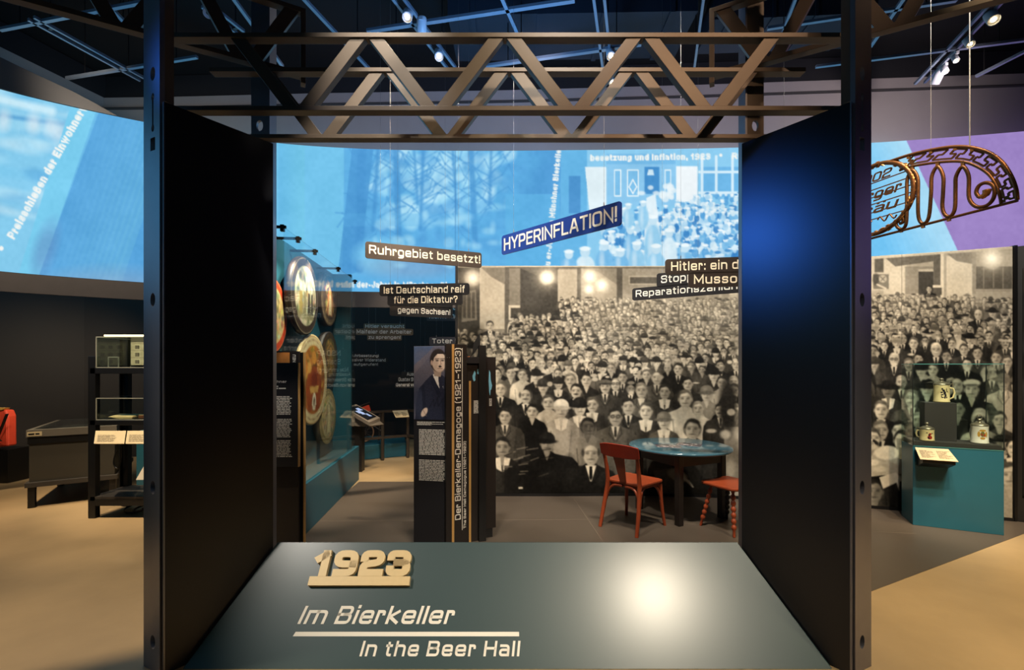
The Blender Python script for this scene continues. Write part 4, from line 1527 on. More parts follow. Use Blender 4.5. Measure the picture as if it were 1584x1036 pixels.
sign('dark hanging word sign Unser Geld ist nichts mehr wert, half hidden by mural edge', (655, 468), (748, 468), 28, 7.75,
     [('Unser Geld ist', .04, .96), ('nichts mehr wert!', .05, .97)], mat('grey_brown_sign', (70, 64, 62), .5), WHITEINK, rows=[(.12, .9, .48, 1), (.05, 1, 0, .52)], kw=dict(w=.17, track=.18), cap=.58, base=.24)
sign('small olive three-line hanging word sign in the dark space left of the portrait stand', (550, 500), (639, 500.6), 26, 7.5,
     [('Hitler versucht', .04, .98), ('Maifeier der Arbeiter', .02, .97), ('zu sprengen!', .04, .97)], SIGNO, WHITEINK,
     rows=[(.14, .86, .66, 1), (0, 1, .31, .69), (.2, .8, 0, .34)], kw=dict(w=.17, track=.18), cap=.6, base=.24)
sign('small black three-line hanging word sign Widerstand, lower left dark space', (536, 546.5), (599, 547), 20.5, 8.0,
     [('Ruhrbesetzung!', .04, .98), ('passiver Widerstand', .02, .96), ('aufgerufen!', .1, .95)], mat('black_brown_sign', (44, 41, 38), .5), WHITEINK,
     rows=[(.06, .8, .66, 1), (0, 1, .31, .69), (.1, .8, 0, .34)], kw=dict(w=.17, track=.18), cap=.6, base=.24)
sign('black three-line hanging word sign cut off by the portrait panel left edge', (611, 574.5), (668, 574.7), 25, 8.0,
     [('Aussöhnung', .2, .97), ('Gustav Stresemann', .04, .97), ('General von Seeckt', .03, .97)], mat('black_brown_sign', (44, 41, 38), .5), WHITEINK,
     rows=[(.18, .9, .66, 1), (.06, 1, .31, .69), (0, 1, 0, .34)], kw=dict(w=.17, track=.18), cap=.6, base=.24, dr=8.0)
sign('dark grey hanging word sign Toter bei, above the portrait stand', (664, 521), (755, 521), 25, 7.4,
     [('Toter bei Feier', .05, .97), ('Verhaftungen', .08, .95)], mat('slate_sign', (58, 56, 62), .5), WHITEINK,
     rows=[(0, 1, .47, 1), (.08, .9, 0, .53)], kw=dict(w=.17, track=.18), cap=.56, base=.26)
sign('dark hanging word sign seen only as a mirror image in the disc case glass', (640, 540), (690, 540), 40, 8.3,
     [('NSDAP', .2, .95), ('Spaltung', .2, .95), ('Naumburg!', .05, .95)], mat('black_brown_sign', (44, 41, 38), .5), WHITEINK,
     rows=[(.1, 1, .66, 1), (.1, 1, .33, .68), (0, 1, 0, .36)], kw=dict(w=.17, track=.18), cap=.6, base=.24)
sign('dark brown two-line hanging word sign cut off by the right side panel', (1029, 401), (1182, 395.7), 45, 4.0,
     [('Hitler: ein deutscher', .045, .97), ('Mussolini?', .07, .94)], SIGNB, rows=[(0, 1.36, .47, 1), (.24, 1.05, 0, .53)], kw=dict(w=.16, track=.2), cap=.58, base=.24)
sign('black two-line hanging word sign Reparationszahlungen, behind the brown one at right', (978, 427), (1190, 405), 38, 4.95,
     [('Stoppt', .1, .88), ('Reparationszahlungen!', .03, .965)], SIGNK, WHITEINK, rows=[(.2, .56, .45, 1), (0, 1, 0, .5)], kw=dict(w=.15, track=.19), cap=.54, base=.28)

# ================================================================== painted discs behind glass (left)
TILT = .085
PIV = Vector((-2.25, 5.1, 0))
CA, SA = math.cos(math.atan(TILT)), math.sin(math.atan(TILT))
CX_, CY_ = Vector((CA, SA, 0)), Vector((-SA, CA, 0))       # the case's own axes: off the wall, along the wall


def case_hit(px, py, off):
    """point seen at a photo pixel on the plane 'off' in front of the case wall, in the case's own axes"""
    w = hit(px, py, PIV+CX_*off, CX_)-PIV
    return Vector((w.dot(CX_), w.dot(CY_), w.z))


TEALW = mat('teal_case_wall', (30, 80, 96), .45, 0, .08, 5)
dc = thing('disc_case', 'long teal wall case with bench and glass front holding the painted discs', 'display case', PIV, math.atan(TILT))
GXo = .245
mb = MB()
mb.bbox((-.1, -1.3, 0), (0, 1.0, 2.83))
mb.build('back_wall', TEALW, dc)
mb = MB()
mb.bbox((-.1, 1.0, 0), (.235, 1.06, 2.83))
mb.build('end_panel', TEALW, dc)
mb = MB()
mb.bbox((.001, -1.3, .003), (.27, 1.30, .478))
mb.build('bench', TEALW, dc, bevel=.004)
mb = MB()
mb.bbox((GXo-.004, -1.25, .48), (GXo+.004, 1.16, 2.78))
mb.build('glass_pane', mat_glass('case_glass', (.94, .98, .98), 1.0), dc)
for px, py in ((437, 346), (461, 362), (487, 390), (523, 411), (549, 428)):
    d = case_hit(px, py, GXo).y
    mb = MB()
    mb.bar((.001, d, 2.772), (GXo+.03, d, 2.772), .018, .022, side=(0, 1, 0))
    mb.bar((GXo, d, 2.735), (GXo, d, 2.79), .03, .03)
    mb.build('glass_bracket', BLACK, dc)
    w_ = PIV+CX_*(GXo-.02)+CY_*(d+.12)
    if px > 440:
        spot((w_.x, w_.y, 2.70), PIV+CX_*.02+CY_*(d+.05)+Vector((0, 0, .9)), 36, 120, (1, .86, .66), 1, .03)


def disc_canvas(seed, ground, rim, accents, style):
    c = Canvas(-1.02, -1.02, 1.02, 1.02, 75, ground)
    rg = random.Random(seed)
    e = .02
    c.ell(0, 0, 1, 1, rim, 1, e)
    if style != 'plain':
        for k in range(44):
            a = 2*math.pi*k/44
            c.ell(.89*math.cos(a), .89*math.sin(a), .018, .045, accents[0], .9, e, a)
    c.ell(0, 0, .80, .80, accents[0], 1, e)
    c.ell(0, 0, .775, .775, ground, 1, e)
    for i in range(160):
        a, r_ = rg.uniform(0, 6.28), math.sqrt(rg.random())*.72
        col = rg.choice(accents+[ground])
        c.ell(r_*math.cos(a), r_*math.sin(a), rg.uniform(.02, .12), rg.uniform(.02, .1), [v*rg.uniform(.7, 1.15) for v in col], rg.uniform(.35, .8), .05, rg.uniform(0, 3))
    if style == 'crest':                     # standing figure under an arch
        c.poly([(-.3, .62), (-.3, -.1), (-.15, -.42), (.15, -.42), (.3, -.1), (.3, .62)], accents[1], .9)
        c.ell(0, -.3, .14, .16, accents[2], 1, .03)
        c.poly([(-.22, .6), (-.12, -.15), (.12, -.15), (.22, .6)], accents[0], .9)
        c.line([(-.5, .55), (-.2, 0)], .07, accents[2], .9, .03)
        c.line([(.5, .55), (.2, 0)], .07, accents[2], .9, .03)
        c.line([(-.45, -.35), (0, -.6), (.45, -.35)], .07, accents[2], .9, .03)
    elif style == 'scene':
        for x in (-.4, -.12, .18, .42):
            c.poly([(x-.12, .5), (x-.07, -.1), (x+.07, -.1), (x+.12, .5)], rg.choice(accents), .9)
            c.ell(x, -.2, .08, .1, accents[2], 1, .03)
        c.rect(-.6, .45, .6, .62, accents[1], .8)
    elif style == 'great':
        c.poly([(-.55, .1), (-.3, -.3), (.3, -.3), (.55, .1), (.4, .7), (-.4, .7)], (148, 62, 28), .85)
        c.ell(0, -.5, .16, .15, (206, 140, 60), 1, .03)
        c.ell(-.3, -.28, .12, .13, (216, 160, 80), 1, .03)
        c.ell(.3, -.28, .12, .13, (206, 140, 70), 1, .03)
        c.ell(0, .02, .2, .22, (120, 44, 22), .9, .05)
        c.poly([(-.3, .15), (.3, .15), (.25, .3), (-.25, .3)], (226, 182, 100), .8)
        c.ell(0, .5, .13, .2, (244, 232, 204), 1, .02)
        c.ell(0, .5, .05, .11, (70, 40, 24), 1, .02)
    c.noise(10, .06, seed)
    return c


def disc(label, px, py, ry, canvas, off, th, rimcol):
    """off = distance of the disc's back from the wall; th = thickness"""
    c = case_hit(px, py, off+th)
    w = PIV+CX_*c.x+CY_*c.y
    r_ = ry/F*w.y
    t = thing('painted_disc', label, 'painted disc', PIV+CX_*(off+.0005)+CY_*c.y+Vector((0, 0, c.z)), math.atan(TILT), 'painted shooting discs on the teal wall')
    n, rings = 64, 22
    rr = np.linspace(0.001, 1, rings)
    tt = np.linspace(0, 2*math.pi, n+1)
    V = np.zeros((rings, n+1, 3))
    V[..., 0] = th+.004+.012*(1-rr[:, None]**2)
    V[..., 1] = r_*.97*rr[:, None]*np.cos(tt)[None]
    V[..., 2] = r_*.97*rr[:, None]*np.sin(tt)[None]
    C = canvas.sample(rr[:, None]*np.cos(tt)[None], -rr[:, None]*np.sin(tt)[None])
    grid_object('painted_face', V, C, mat_print('painted_wood', .45, .4), t, False)
    mb = MB()
    mb.lathe([(r_*.3, .0), (r_*.97, .001), (r_*1.0, th*.4), (r_*1.0, th), (r_*.965, th+.004)], (0, 0, 0), 64, axis=(1, 0, 0))
    mb.build('rim', mat('disc_rim_%d_%d_%d' % rimcol, rimcol, .5, 0, .2, 10), t)
    if off > .02:
        mb = MB()
        mb.lathe([(.05, -off+.001), (.05, -.001)], (0, 0, 0), 20, axis=(1, 0, 0))
        mb.build('spacer', BLACK, t)


disc('red-rimmed round painted disc at the left edge of the teal case', 420, 487, 60, disc_canvas(1, (206, 178, 120), (196, 66, 36), [(222, 196, 140), (150, 100, 60), (238, 226, 190), (110, 130, 90)], 'plain'), 0, .06, (170, 52, 30))
disc('large dark-rimmed disc with pale horseman picture, upper middle of the case', 472, 458, 60, disc_canvas(2, (214, 204, 170), (62, 44, 34), [(60, 54, 44), (150, 138, 100), (236, 230, 206), (186, 160, 90)], 'scene'), .085, .06, (54, 40, 34))
disc('dark brown disc with ringed border, upper right of the case', 509, 463, 42, disc_canvas(3, (52, 36, 28), (84, 66, 48), [(196, 180, 140), (150, 84, 44), (190, 150, 90)], 'crest'), 0, .075, (44, 34, 30))
disc('biggest cream-bordered orange disc in the middle of the case', 484, 587, 70, disc_canvas(4, (186, 108, 44), (226, 206, 160), [(120, 70, 34), (206, 140, 60), (226, 176, 90), (96, 84, 50)], 'great'), .085, .04, (206, 184, 136))
disc('dark green-black oval disc right of the biggest disc', 510, 555, 42, disc_canvas(5, (74, 60, 40), (46, 36, 28), [(150, 110, 50), (110, 96, 60), (176, 130, 70)], 'crest'), 0, .075, (36, 30, 28))
disc('pale gold disc with standing saint figure, lowest of the case', 507, 644, 43, disc_canvas(6, (180, 156, 104), (128, 110, 70), [(224, 206, 156), (150, 130, 96), (210, 190, 150), (110, 120, 110)], 'crest'), 0, .075, (90, 76, 50))
# ================================================================== text stands
INK = mat('pale_print_ink', (214, 210, 200), .6, 0, 0)
STRIPM = mat('gilt_perforated_edge', (205, 158, 92), .4, .2, .25, 240)
PANELK = mat('black_text_panel', (30, 29, 32), .42, 0, .05, 6)
PANELB = mat('black_brown_panel', (34, 28, 25), .42, 0, .06, 6)
rgt = random.Random(21)


def slab(t, name, a, b, z0, z1, m, th=.025, back=None):
    """upright slab from plan point a to b, thickened away from the viewer"""
    a, b = Vector((*a, 0)), Vector((*b, 0))
    ex = (b-a).normalized()
    en = Vector((ex.y, -ex.x, 0))
    mb = MB()
    mb.prism([a+Vector((0, 0, z0)), b+Vector((0, 0, z0)), b+Vector((0, 0, z1)), a+Vector((0, 0, z1))], -en*th)
    o = mb.build(name, m, t, True, .001)
    return o, a, ex, en, (b-a).length


def plan(px, d):
    return ((px-CX)/F*d, d)


def zat(py, d):
    return EYE+(CY-py)/F*d


# centre stand
st = thing('text_stand', 'tall black upright stand with portrait of a man in a dark suit', 'display stand', (-.62, 4.1, 0))
d1, d2 = 4.06, 4.0
a, b = plan(640, d1), plan(692, d2)
pp, A, ex, en, L = slab(st, 'portrait_panel', a, b, 0.003, zat(535, d1), PANELK, .03)
c = Canvas(0, 0, 50, 116, 4, (92, 92, 108))
c.poly([(0, 0), (30, 0), (0, 34)], (70, 92, 130))
c.poly([(0, 30), (28, 4), (28, 12), (0, 44)], (112, 106, 116))
for k in range(30):
    c.ell(rgt.uniform(0, 50), rgt.uniform(0, 110), 12, 12, rgt.choice([(84, 84, 100), (104, 98, 108), (80, 82, 100)]), .3, 10)
NAVY, SKIN = (42, 46, 64), (222, 200, 182)
c.poly([(2, 116), (4, 84), (8, 66), (20, 52), (27, 45), (44, 46), (50, 52), (50, 116)], NAVY)
c.ell(8, 90, 8, 26, (52, 58, 78), .8, 4, -.15)
c.poly([(12, 62), (16, 60), (20, 116), (14, 116)], (32, 36, 52), .8)
c.poly([(40, 60), (50, 70), (50, 116), (44, 116)], (30, 33, 48), .8)
c.poly([(29, 44), (40, 44), (45, 66), (42, 72), (31, 52)], (226, 222, 216))
c.poly([(37, 46), (42, 48), (46, 78), (42, 84), (38, 60)], (40, 42, 60))
c.poly([(27, 46), (31, 50), (42, 76), (38, 82), (26, 56)], (34, 38, 54))
c.poly([(30, 36), (42, 36), (41, 48), (31, 47)], (166, 146, 132))
c.ell(37, 22, 12.5, 18, (48, 40, 38), 1, 1.2)
c.ell(38.5, 25, 10.5, 15.5, SKIN, 1, 1)
c.ell(33, 27, 4.5, 12, (164, 142, 128), .55, 4)
c.ell(41, 16, 6, 4, (222, 204, 188), .6, 3)
c.poly([(26, 18), (30, 8), (42, 6), (48, 13), (44, 12), (36, 12), (31, 18), (29, 26)], (44, 38, 38))
for x in (35.5, 43.5):
    c.ell(x, 22.5, 2.3, 1.1, (50, 42, 42), .9, 1)
    c.line([(x-3, 20), (x+3, 19.6)], 1.1, (60, 50, 46), .9, .8)
c.line([(40, 22), (41.5, 28), (39.5, 29)], 1.1, (150, 122, 108), .8, 1)
c.ell(39.8, 31.8, 2.2, 1.6, (38, 32, 32), 1, .8)
c.line([(36.5, 35), (43, 35)], 1.1, (120, 84, 78), .9, .8)
c.ell(40, 38.5, 5, 2.2, (176, 152, 136), .5, 2)
c.ell(27.4, 26, 1.8, 4, (176, 150, 136), 1, 1)
c.ell(16, 104, 4, 8, SKIN, 1, 1, .5)
c.line([(14, 100), (19, 110)], 1, (150, 128, 116), .8)
c.line([(24, 96), (30, 84), (31, 96), (36, 80), (37, 94), (48, 78)], 1.2, (26, 28, 40), .8, .8)
c.noise(5, 1.2, 3)
zt = zat(535, d1)-.004
h_ = (650-537)/F*d1
nr, nc = 150, 70
u, v = np.meshgrid(np.linspace(0, 1, nc), np.linspace(0, 1, nr))
o_ = np.array(A+en*.002+ex*.002)
V = o_+np.array(ex)*((L-.006)*u)[..., None]+np.array([0, 0, 1])*(zt-h_*v)[..., None]
grid_object('portrait', V, c.sample(u*50, v*116), mat_print('portrait_print', .4, .3), pp, thick=tuple(-en*.0015))
mb = MB()
f = lambda x, z: (A+ex*(L*x)+Vector((0, 0, z))+en*.001, ex, (0, 0, 1), en)
text_block(mb, f(.1, zat(657, d1)), L*.85, .035, .0085, rgt, lw=.6, ragged=.5)
mb.build('small_print', INK, pp, True)
mb = MB()
text_block(mb, f(.16, zat(704, d1)), L*.82, .24, .0135, rgt)
mb.build('small_print', INK, pp, True)
mb = MB()
text_block(mb, f(.16, zat(742, d1)), L*.82, .19, .0135, rgt)
mb.build('small_print', INK, pp, True)

a2, b2 = plan(690, 3.97), plan(722, 4.06)
sp, A, ex, en, L = slab(st, 'spine_panel', a2, b2, .03, zat(532, 3.98), PANELB, .05)
mb = MB()
zlo, zhi = .03, zat(532, 3.98)
mb.prism([A+ex*(L*.27)+Vector((0, 0, zlo))+en*.001, A+ex*(L*.38)+Vector((0, 0, zlo))+en*.001, A+ex*(L*.38)+Vector((0, 0, zhi))+en*.001, A+ex*(L*.27)+Vector((0, 0, zhi))+en*.001], en*.004)
mb.build('gilt_strip', STRIPM, sp, True)
mb = MB()
z0, z1 = zat(805, 4.0), zat(538, 4.0)
put_text(mb, 'Der Bierkeller-Demagoge (1921–1923)', (A+ex*(L*.70)+Vector((0, 0, z0))+en*.001, (0, 0, 1), -ex, en), L*.27, z1-z0, w=.15, track=.18)
mb.build('lettering', WHITEINK, sp, True)
mb = MB()
mb.prism([A+ex*(L*.765)+Vector((0, 0, zat(822, 4)))+en*.001, A+ex*(L*.79)+Vector((0, 0, zat(822, 4)))+en*.001,
          A+ex*(L*.79)+Vector((0, 0, z1))+en*.001, A+ex*(L*.765)+Vector((0, 0, z1))+en*.001], en*.0006)
mb.build('rule_line', WHITEINK, sp, True)
mb = MB()
z0, z1 = zat(820, 4.0), zat(684, 4.0)
put_text(mb, 'The Beer Hall Demagogue (1921–1923)', (A+ex*(L*.96)+Vector((0, 0, z0))+en*.001, (0, 0, 1), -ex, en), L*.12, z1-z0, w=.17, track=.18)
mb.build('lettering', WHITEINK, sp, True)
for x in (.06, .16):
    mb = MB()
    mb.lathe([(.004, 0), (.004, .003)], A+ex*(L*x)+en*.001+Vector((0, 0, zat(553, 4.0))), 10, axis=en)
    mb.build('screw', CABLE, sp, True)

a3, b3 = plan(721, 4.12), plan(744, 4.18)
ip, A, ex, en, L = slab(st, 'map_panel', a3, b3, .003, zat(560, 4.15), PANELB, .03)
mb = MB()
mb.prism([A+ex*(L*.18)+Vector((0, 0, .005))+en*.001, A+ex*(L*.32)+Vector((0, 0, .005))+en*.001, A+ex*(L*.32)+Vector((0, 0, zat(589, 4.13)))+en*.001, A+ex*(L*.18)+Vector((0, 0, zat(589, 4.13)))+en*.001], en*.004)
mb.build('gilt_strip', STRIPM, ip, True)
MAPB = mat('pale_blue_map_print', (120, 186, 214), .5, 0, .1, 30)


def map_piece(par, A, ex, en, L, pts, d):
    mb = MB()
    mb.prism([A+ex*(L*x)+Vector((0, 0, zat(y, d)))+en*.001 for x, y in pts], en*.0008)
    mb.build('map_print', MAPB, par, True)


map_piece(ip, A, ex, en, L, [(.42, 581), (.5, 577), (.56, 573), (.64, 577), (.6, 583), (.62, 588), (.52, 590), (.44, 586)], 4.15)
map_piece(ip, A, ex, en, L, [(.74, 572), (.86, 569), (.9, 575), (.84, 580), (.76, 578)], 4.15)
mb = MB()
f = lambda x, z: (A+ex*(L*x)+Vector((0, 0, z))+en*.001, ex, (0, 0, 1), en)
text_block(mb, f(.5, zat(639, 4.15)), L*.42, .12, .012, rgt)
mb.build('small_print', INK, ip, True)
mb = MB()
mb.prism([A+ex*(L*.12)+Vector((0, 0, zat(563, 4.12))), A+ex*(L*.26)+Vector((0, 0, zat(563, 4.12))), A+ex*(L*.26)+Vector((0, 0, zat(551, 4.12))), A+ex*(L*.12)+Vector((0, 0, zat(551, 4.12)))], -en*.02)
mb.build('orange_tab', mat('orange_print', (196, 110, 52), .5), ip, True)
_, A, ex, en, L = slab(st, 'cross_rail', plan(722, 4.1), plan(748, 4.16), zat(562, 4.13), zat(552, 4.13), PANELK, .03)
slab(st, 'upright', plan(741, 4.14), plan(752, 4.16), .003, zat(534, 4.15), BLACK, .04)
_, A, ex, en, L = slab(st, 'outer_map_panel', plan(746, 4.2), plan(767, 4.27), .09, zat(552, 4.24), PANELB, .03)
map_piece(st, A, ex, en, L, [(.5, 572), (.58, 576), (.62, 588), (.72, 596), (.66, 602), (.6, 603), (.56, 612), (.5, 606), (.46, 590)], 4.24)
mb = MB()
f = lambda x, z: (A+ex*(L*x)+Vector((0, 0, z))+en*.001, ex, (0, 0, 1), en)
text_block(mb, f(.5, zat(628, 4.24)), L*.2, .075, .012, rgt)
mb.build('small_print', INK, st, True)
slab(st, 'foot', plan(741, 4.22), plan(762, 4.26), .003, .1, BLACK, .04)
mb = MB()                                    # small black wedge on top
q = [P(729, 552, 4.2), P(733, 530, 4.2), P(742, 515, 4.2), P(743, 534, 4.2)]
mb.prism(q, (0, .03, 0))
mb.build('top_wedge', BLACK, st, True)

# left stand, close behind the left side panel
d = 3.6
ls = thing('text_stand', 'narrow black text stand with orange picture, beside the left side panel', 'display stand', (-1.75, d, 0))
lp, A, ex, en, L = slab(ls, 'text_panel', plan(405, d), plan(461, d), zat(722, d), zat(561, d), PANELK, .03)
mb = MB()
f = lambda px, py: (A+ex*((px-405)/F*d)+Vector((0, 0, zat(py, d)))+en*.001, ex, (0, 0, 1), en)
put_text(mb, 'Münchner', f(410, 592), .02, .17, w=.2)
mb.build('lettering', INK, lp, True)
mb = MB()
text_block(mb, f(410, 604), .21, .045, .016, rgt, ragged=.7)
mb.build('small_print', INK, lp, True)
mb = MB()
text_block(mb, f(410, 642), .215, .155, .0125, rgt)
mb.build('small_print', INK, lp, True)
mb = MB()
text_block(mb, f(410, 676), .215, .15, .0125, rgt)
mb.build('small_print', INK, lp, True)
mb = MB()
text_block(mb, f(410, 708), .215, .145, .0125, rgt)
mb.build('small_print', INK, lp, True)
mb = MB()
mb.prism([A+ex*L+Vector((0, 0, zat(722, d)))+en*.001, A+ex*(L+.006)+Vector((0, 0, zat(722, d)))+en*.001, A+ex*(L+.006)+Vector((0, 0, zat(561, d)))+en*.001, A+ex*L+Vector((0, 0, zat(561, d)))+en*.001], -en*.03)
mb.build('gilt_strip', STRIPM, lp, True)
d = 3.66
bp_, A, ex, en, L = slab(ls, 'back_board', plan(405, d), plan(462, d), .003, zat(543, d), PANELB, .03)
mb = MB()
mb.prism([P(405, 561, d-.002), P(448, 561, d-.002), P(448, 545, d-.002), P(405, 545, d-.002)], (0, -.003, 0))
mb.build('orange_picture', mat('orange_photo_print', (206, 132, 62), .5, 0, .2, 30), bp_, True)
mb = MB()
put_text(mb, 'NEU', (P(457.5, 560, d-.003), (0, 0, 1), (-1, 0, 0), (0, -1, 0)), .025, .06, w=.2)
mb.build('lettering', WHITEINK, bp_, True)
u_, A, ex, en, L = slab(ls, 'upright', plan(462, 3.7), plan(469, 3.7), .003, zat(545, 3.7), BLACK, .04)
mb = MB()
mb.prism([P(469, 566, 3.7)+Vector((0, 0, -1.59)), P(470.6, 566, 3.7)+Vector((0, 0, -1.59)), P(470.6, 545, 3.7), P(469, 545, 3.7)], (0, .03, 0))
mb.build('gilt_strip', STRIPM, u_, True)

# ================================================================== round table, chair, stool
tc = Vector((1.868, 4.955, 0))
tb = thing('round_table', 'round blue-topped table with dark square legs in front of the crowd mural', 'table', tc, R(24))
TOPM = mat('blue_lacquered_top', (58, 96, 110), .16, 0, .08, 5, 0, .5, .4)
mb = MB()
mb.lathe([(0, .712), (.515, .712), (.528, .718), (.53, .728), (.526, .738), (.515, .742), (0, .742)], (0, 0, 0), 72)
mb.build('tabletop', TOPM, tb)
LEGM = mat('dark_stained_wood', (34, 27, 23), .4, 0, .2, 20)
for sx in (-1, 1):
    for sy in (-1, 1):
        mb = MB()
        mb.bar((sx*.295, sy*.295, .003), (sx*.295, sy*.295, .711), .062, .062, side=(1, 0, 0))
        mb.build('leg', LEGM, tb, bevel=.004)
for k in range(4):
    M = Matrix.Rotation(k*math.pi/2, 3, 'Z')
    mb = MB()
    mb.bar(M @ Vector((-.27, -.305, .65)), M @ Vector((.27, -.305, .65)), .022, .12, side=M @ Vector((0, 1, 0)))
    mb.build('apron', LEGM, tb)
# prints let into the top
pr_ = Canvas(0, 0, 60, 44, 2, (60, 64, 72))
for i in range(50):
    pr_.ell(rgt.uniform(0, 60), rgt.uniform(0, 44), rgt.uniform(2, 8), rgt.uniform(2, 8), rgt.choice([(180, 170, 160), (30, 32, 40), (120, 110, 120), (84, 70, 80)]), .7, 2)
pr_.rect(0, 0, 60, 1.5, (20, 20, 24))
for (x, y, rz, wx_, wy_) in ((-.16, .0, R(-10), .26, .2), (.12, -.02, R(-30), .25, .2)):
    M = Matrix.Rotation(rz-R(24), 3, 'Z')
    uu, vv = np.meshgrid(np.linspace(0, 1, 40), np.linspace(0, 1, 30))
    V = np.zeros((30, 40, 3))
    for j in range(30):
        for i in range(40):
            q = M @ Vector(((uu[j, i]-.5)*wx_, (.5-vv[j, i])*wy_, 0))
            V[j, i] = (x+q.x, y+q.y, .7432)
    grid_object('inlaid_print', V, pr_.sample(uu*60, vv*44), mat_print('table_print', .2, .5), tb, False, thick=(0, 0, -.0008))

ch = thing('bentwood_chair', 'red bentwood chair with curved back rail seen from behind, at the round table', 'chair', (1.27, 4.585, 0), math.atan2(-.73, .684))
# local frame: +y is the way the chair faces after the turn, x across
ch.rotation_euler = (0, 0, math.atan2(.684, .73)-math.pi/2)


def arc(a, b, bulge, n=8):
    a, b, g = Vector(a), Vector(b), Vector(bulge)
    return [a+(b-a)*(i/n)+g*math.sin(math.pi*i/n) for i in range(n+1)]


mb = MB()
pts = []
for x, y in rrect(-.2, -.19, .2, .2, .05, 6):
    pts.append((x*(1+.12*(y+.19)/.39*1.0), y, .445))
mb.prism(pts, (0, 0, .024))
mb.build('seat', REDWOOD, ch, bevel=.006)
mb = MB()
mb.prism([(x*.9, y*.9, .415) for x, y, z in pts], (0, 0, .032))
mb.build('seat_frame', REDWOOD, ch, bevel=.004)
for sx in (-1, 1):
    mb = MB()                                # rear leg that runs on up as the back post
    path = [(sx*.205, -.285, .003), (sx*.195, -.235, .2), (sx*.18, -.195, .40), (sx*.178, -.19, .47), (sx*.178, -.205, .58), (sx*.183, -.235, .7), (sx*.188, -.268, .83)]
    mb.tube(path, [.017, .02, .022, .021, .02, .018, .016], 10)
    mb.build('rear_leg', REDWOOD, ch)
    mb = MB()
    mb.tube([(sx*.22, .215, .003), (sx*.205, .195, .15), (sx*.196, .18, .3), (sx*.192, .172, .42)], [.015, .017, .019, .021], 10)
    mb.build('leg', REDWOOD, ch)
    mb = MB()                                # bentwood braces under the seat
    mb.tube(arc((sx*.19, -.2, .27), (sx*.16, -.02, .42), (0, -.03, .055)), .013, 8)
    mb.tube(arc((sx*.2, .178, .27), (sx*.16, -.01, .42), (0, .03, .055)), .013, 8)
    mb.build('brace', REDWOOD, ch)
    mb = MB()
    mb.tube(arc((sx*.187, -.205, .27), (sx*.02, -.175, .42), (sx*.03, 0, .055)), .013, 8)
    mb.tube(arc((sx*.2, .182, .27), (sx*.02, .165, .42), (sx*.03, 0, .055)), .013, 8)
    mb.build('brace', REDWOOD, ch)
mb = MB()                                    # curved top rail
n = 14
vs, fs = [], []
for i in range(n+1):
    t = i/n*2-1
    x = t*.215
    y = -.275-.035*(1-t*t)+.012
    zl, zh = .715+.012*abs(t)**3, .852-.022*abs(t)**3
    yl_ = y+.026
    vs += [(x, yl_, zl), (x, y, zh), (x, y-.02, zh), (x, yl_-.02, zl)]
for i in range(n):
    b_ = 4*i
    fs += [(b_+k, b_+4+k, b_+4+(k+1) % 4, b_+(k+1) % 4) for k in range(4)]
fs += [(0, 1, 2, 3), (4*n+3, 4*n+2, 4*n+1, 4*n)]
mb.add(vs, fs, 0, False)
mb.build('top_rail', mat('red_stained_rail', (146, 44, 24), .35, 0, .2, 14), ch, bevel=.006)
mb = MB()                                    # central splat, wider at the top
mb.prism([(-.035, -.185, .465), (.035, -.185, .465), (.062, -.268, .735), (-.062, -.268, .735)], (0, -.012, 0))
mb.build('splat', REDWOOD, ch, bevel=.003)

sl = thing('plank_stool', 'red plank stool with turned bobbin legs, half hidden by the right side panel', 'stool', (2.2, 4.5, 0), R(28))
mb = MB()
mb.prism([(x, y, .425) for x, y in rrect(-.215, -.2, .215, .2, .06, 6)], (0, 0, .032))
mb.build('seat', REDWOOD, sl, bevel=.012)
LEGR = mat('dark_turned_leg', (30, 24, 22), .4, 0, .1, 20)
for i, (sx, sy) in enumerate(((-1, -1), (1, -1), (-1, 1), (1, 1))):
    top = Vector((sx*.12, sy*.115, .426))
    bot = Vector((sx*.2, sy*.185, .003))
    ax = top-bot
    prof = [(.011, 0), (.013, .02)]
    for k in range(6):
        z = .06+k*.055
        prof += [(.012, z), (.021, z+.014), (.023, z+.027), (.021, z+.04), (.012, z+.054)]
    prof += [(.014, .40), (.018, .415), (.018, ax.length)]
    mb = MB()
    mb.lathe(prof, bot, 14, axis=ax)
    mb.build('leg', LEGR if (sx, sy) == (1, 1) else REDWOOD, sl)

# ================================================================== beer-mug case (right)
a, b = Vector((4.078, 4.585, 0)), Vector((4.68, 4.295, 0))
ex = (b-a).normalized()
ey = Vector((-ex.y, ex.x, 0))
W2, D2, Z2 = (b-a).length, .33, .80
ang = math.atan2(ex.y, ex.x)
mc = thing('mug_case', 'teal pedestal case with glass hood at right, holding beer mugs', 'display case', a, ang)
mb = MB()
mb.bbox((0, 0, .003), (W2, D2, Z2))
mb.build('pedestal', TEAL, mc, bevel=.003)
mb = MB()
mb.bbox((.012, .012, Z2), (W2-.012, D2-.012, Z2+.045))
mb.build('tray', DARKGREY, mc)
mb = MB()
t_ = .008
for lo, hi in (((0, 0, Z2+.001), (W2, t_, 1.61)), ((0, D2-t_, Z2+.001), (W2, D2, 1.61)), ((0, t_, Z2+.001), (t_, D2-t_, 1.61)),
               ((W2-t_, t_, Z2+.001), (W2, D2-t_, 1.61)), ((0, 0, 1.611), (W2, D2, 1.619))):
    mb.bbox(lo, hi)
mb.build('glass_hood', GLASS, mc)
EDGE = mat('green_glass_edge', (70, 128, 122), .2, 0, 0)
mb = MB()
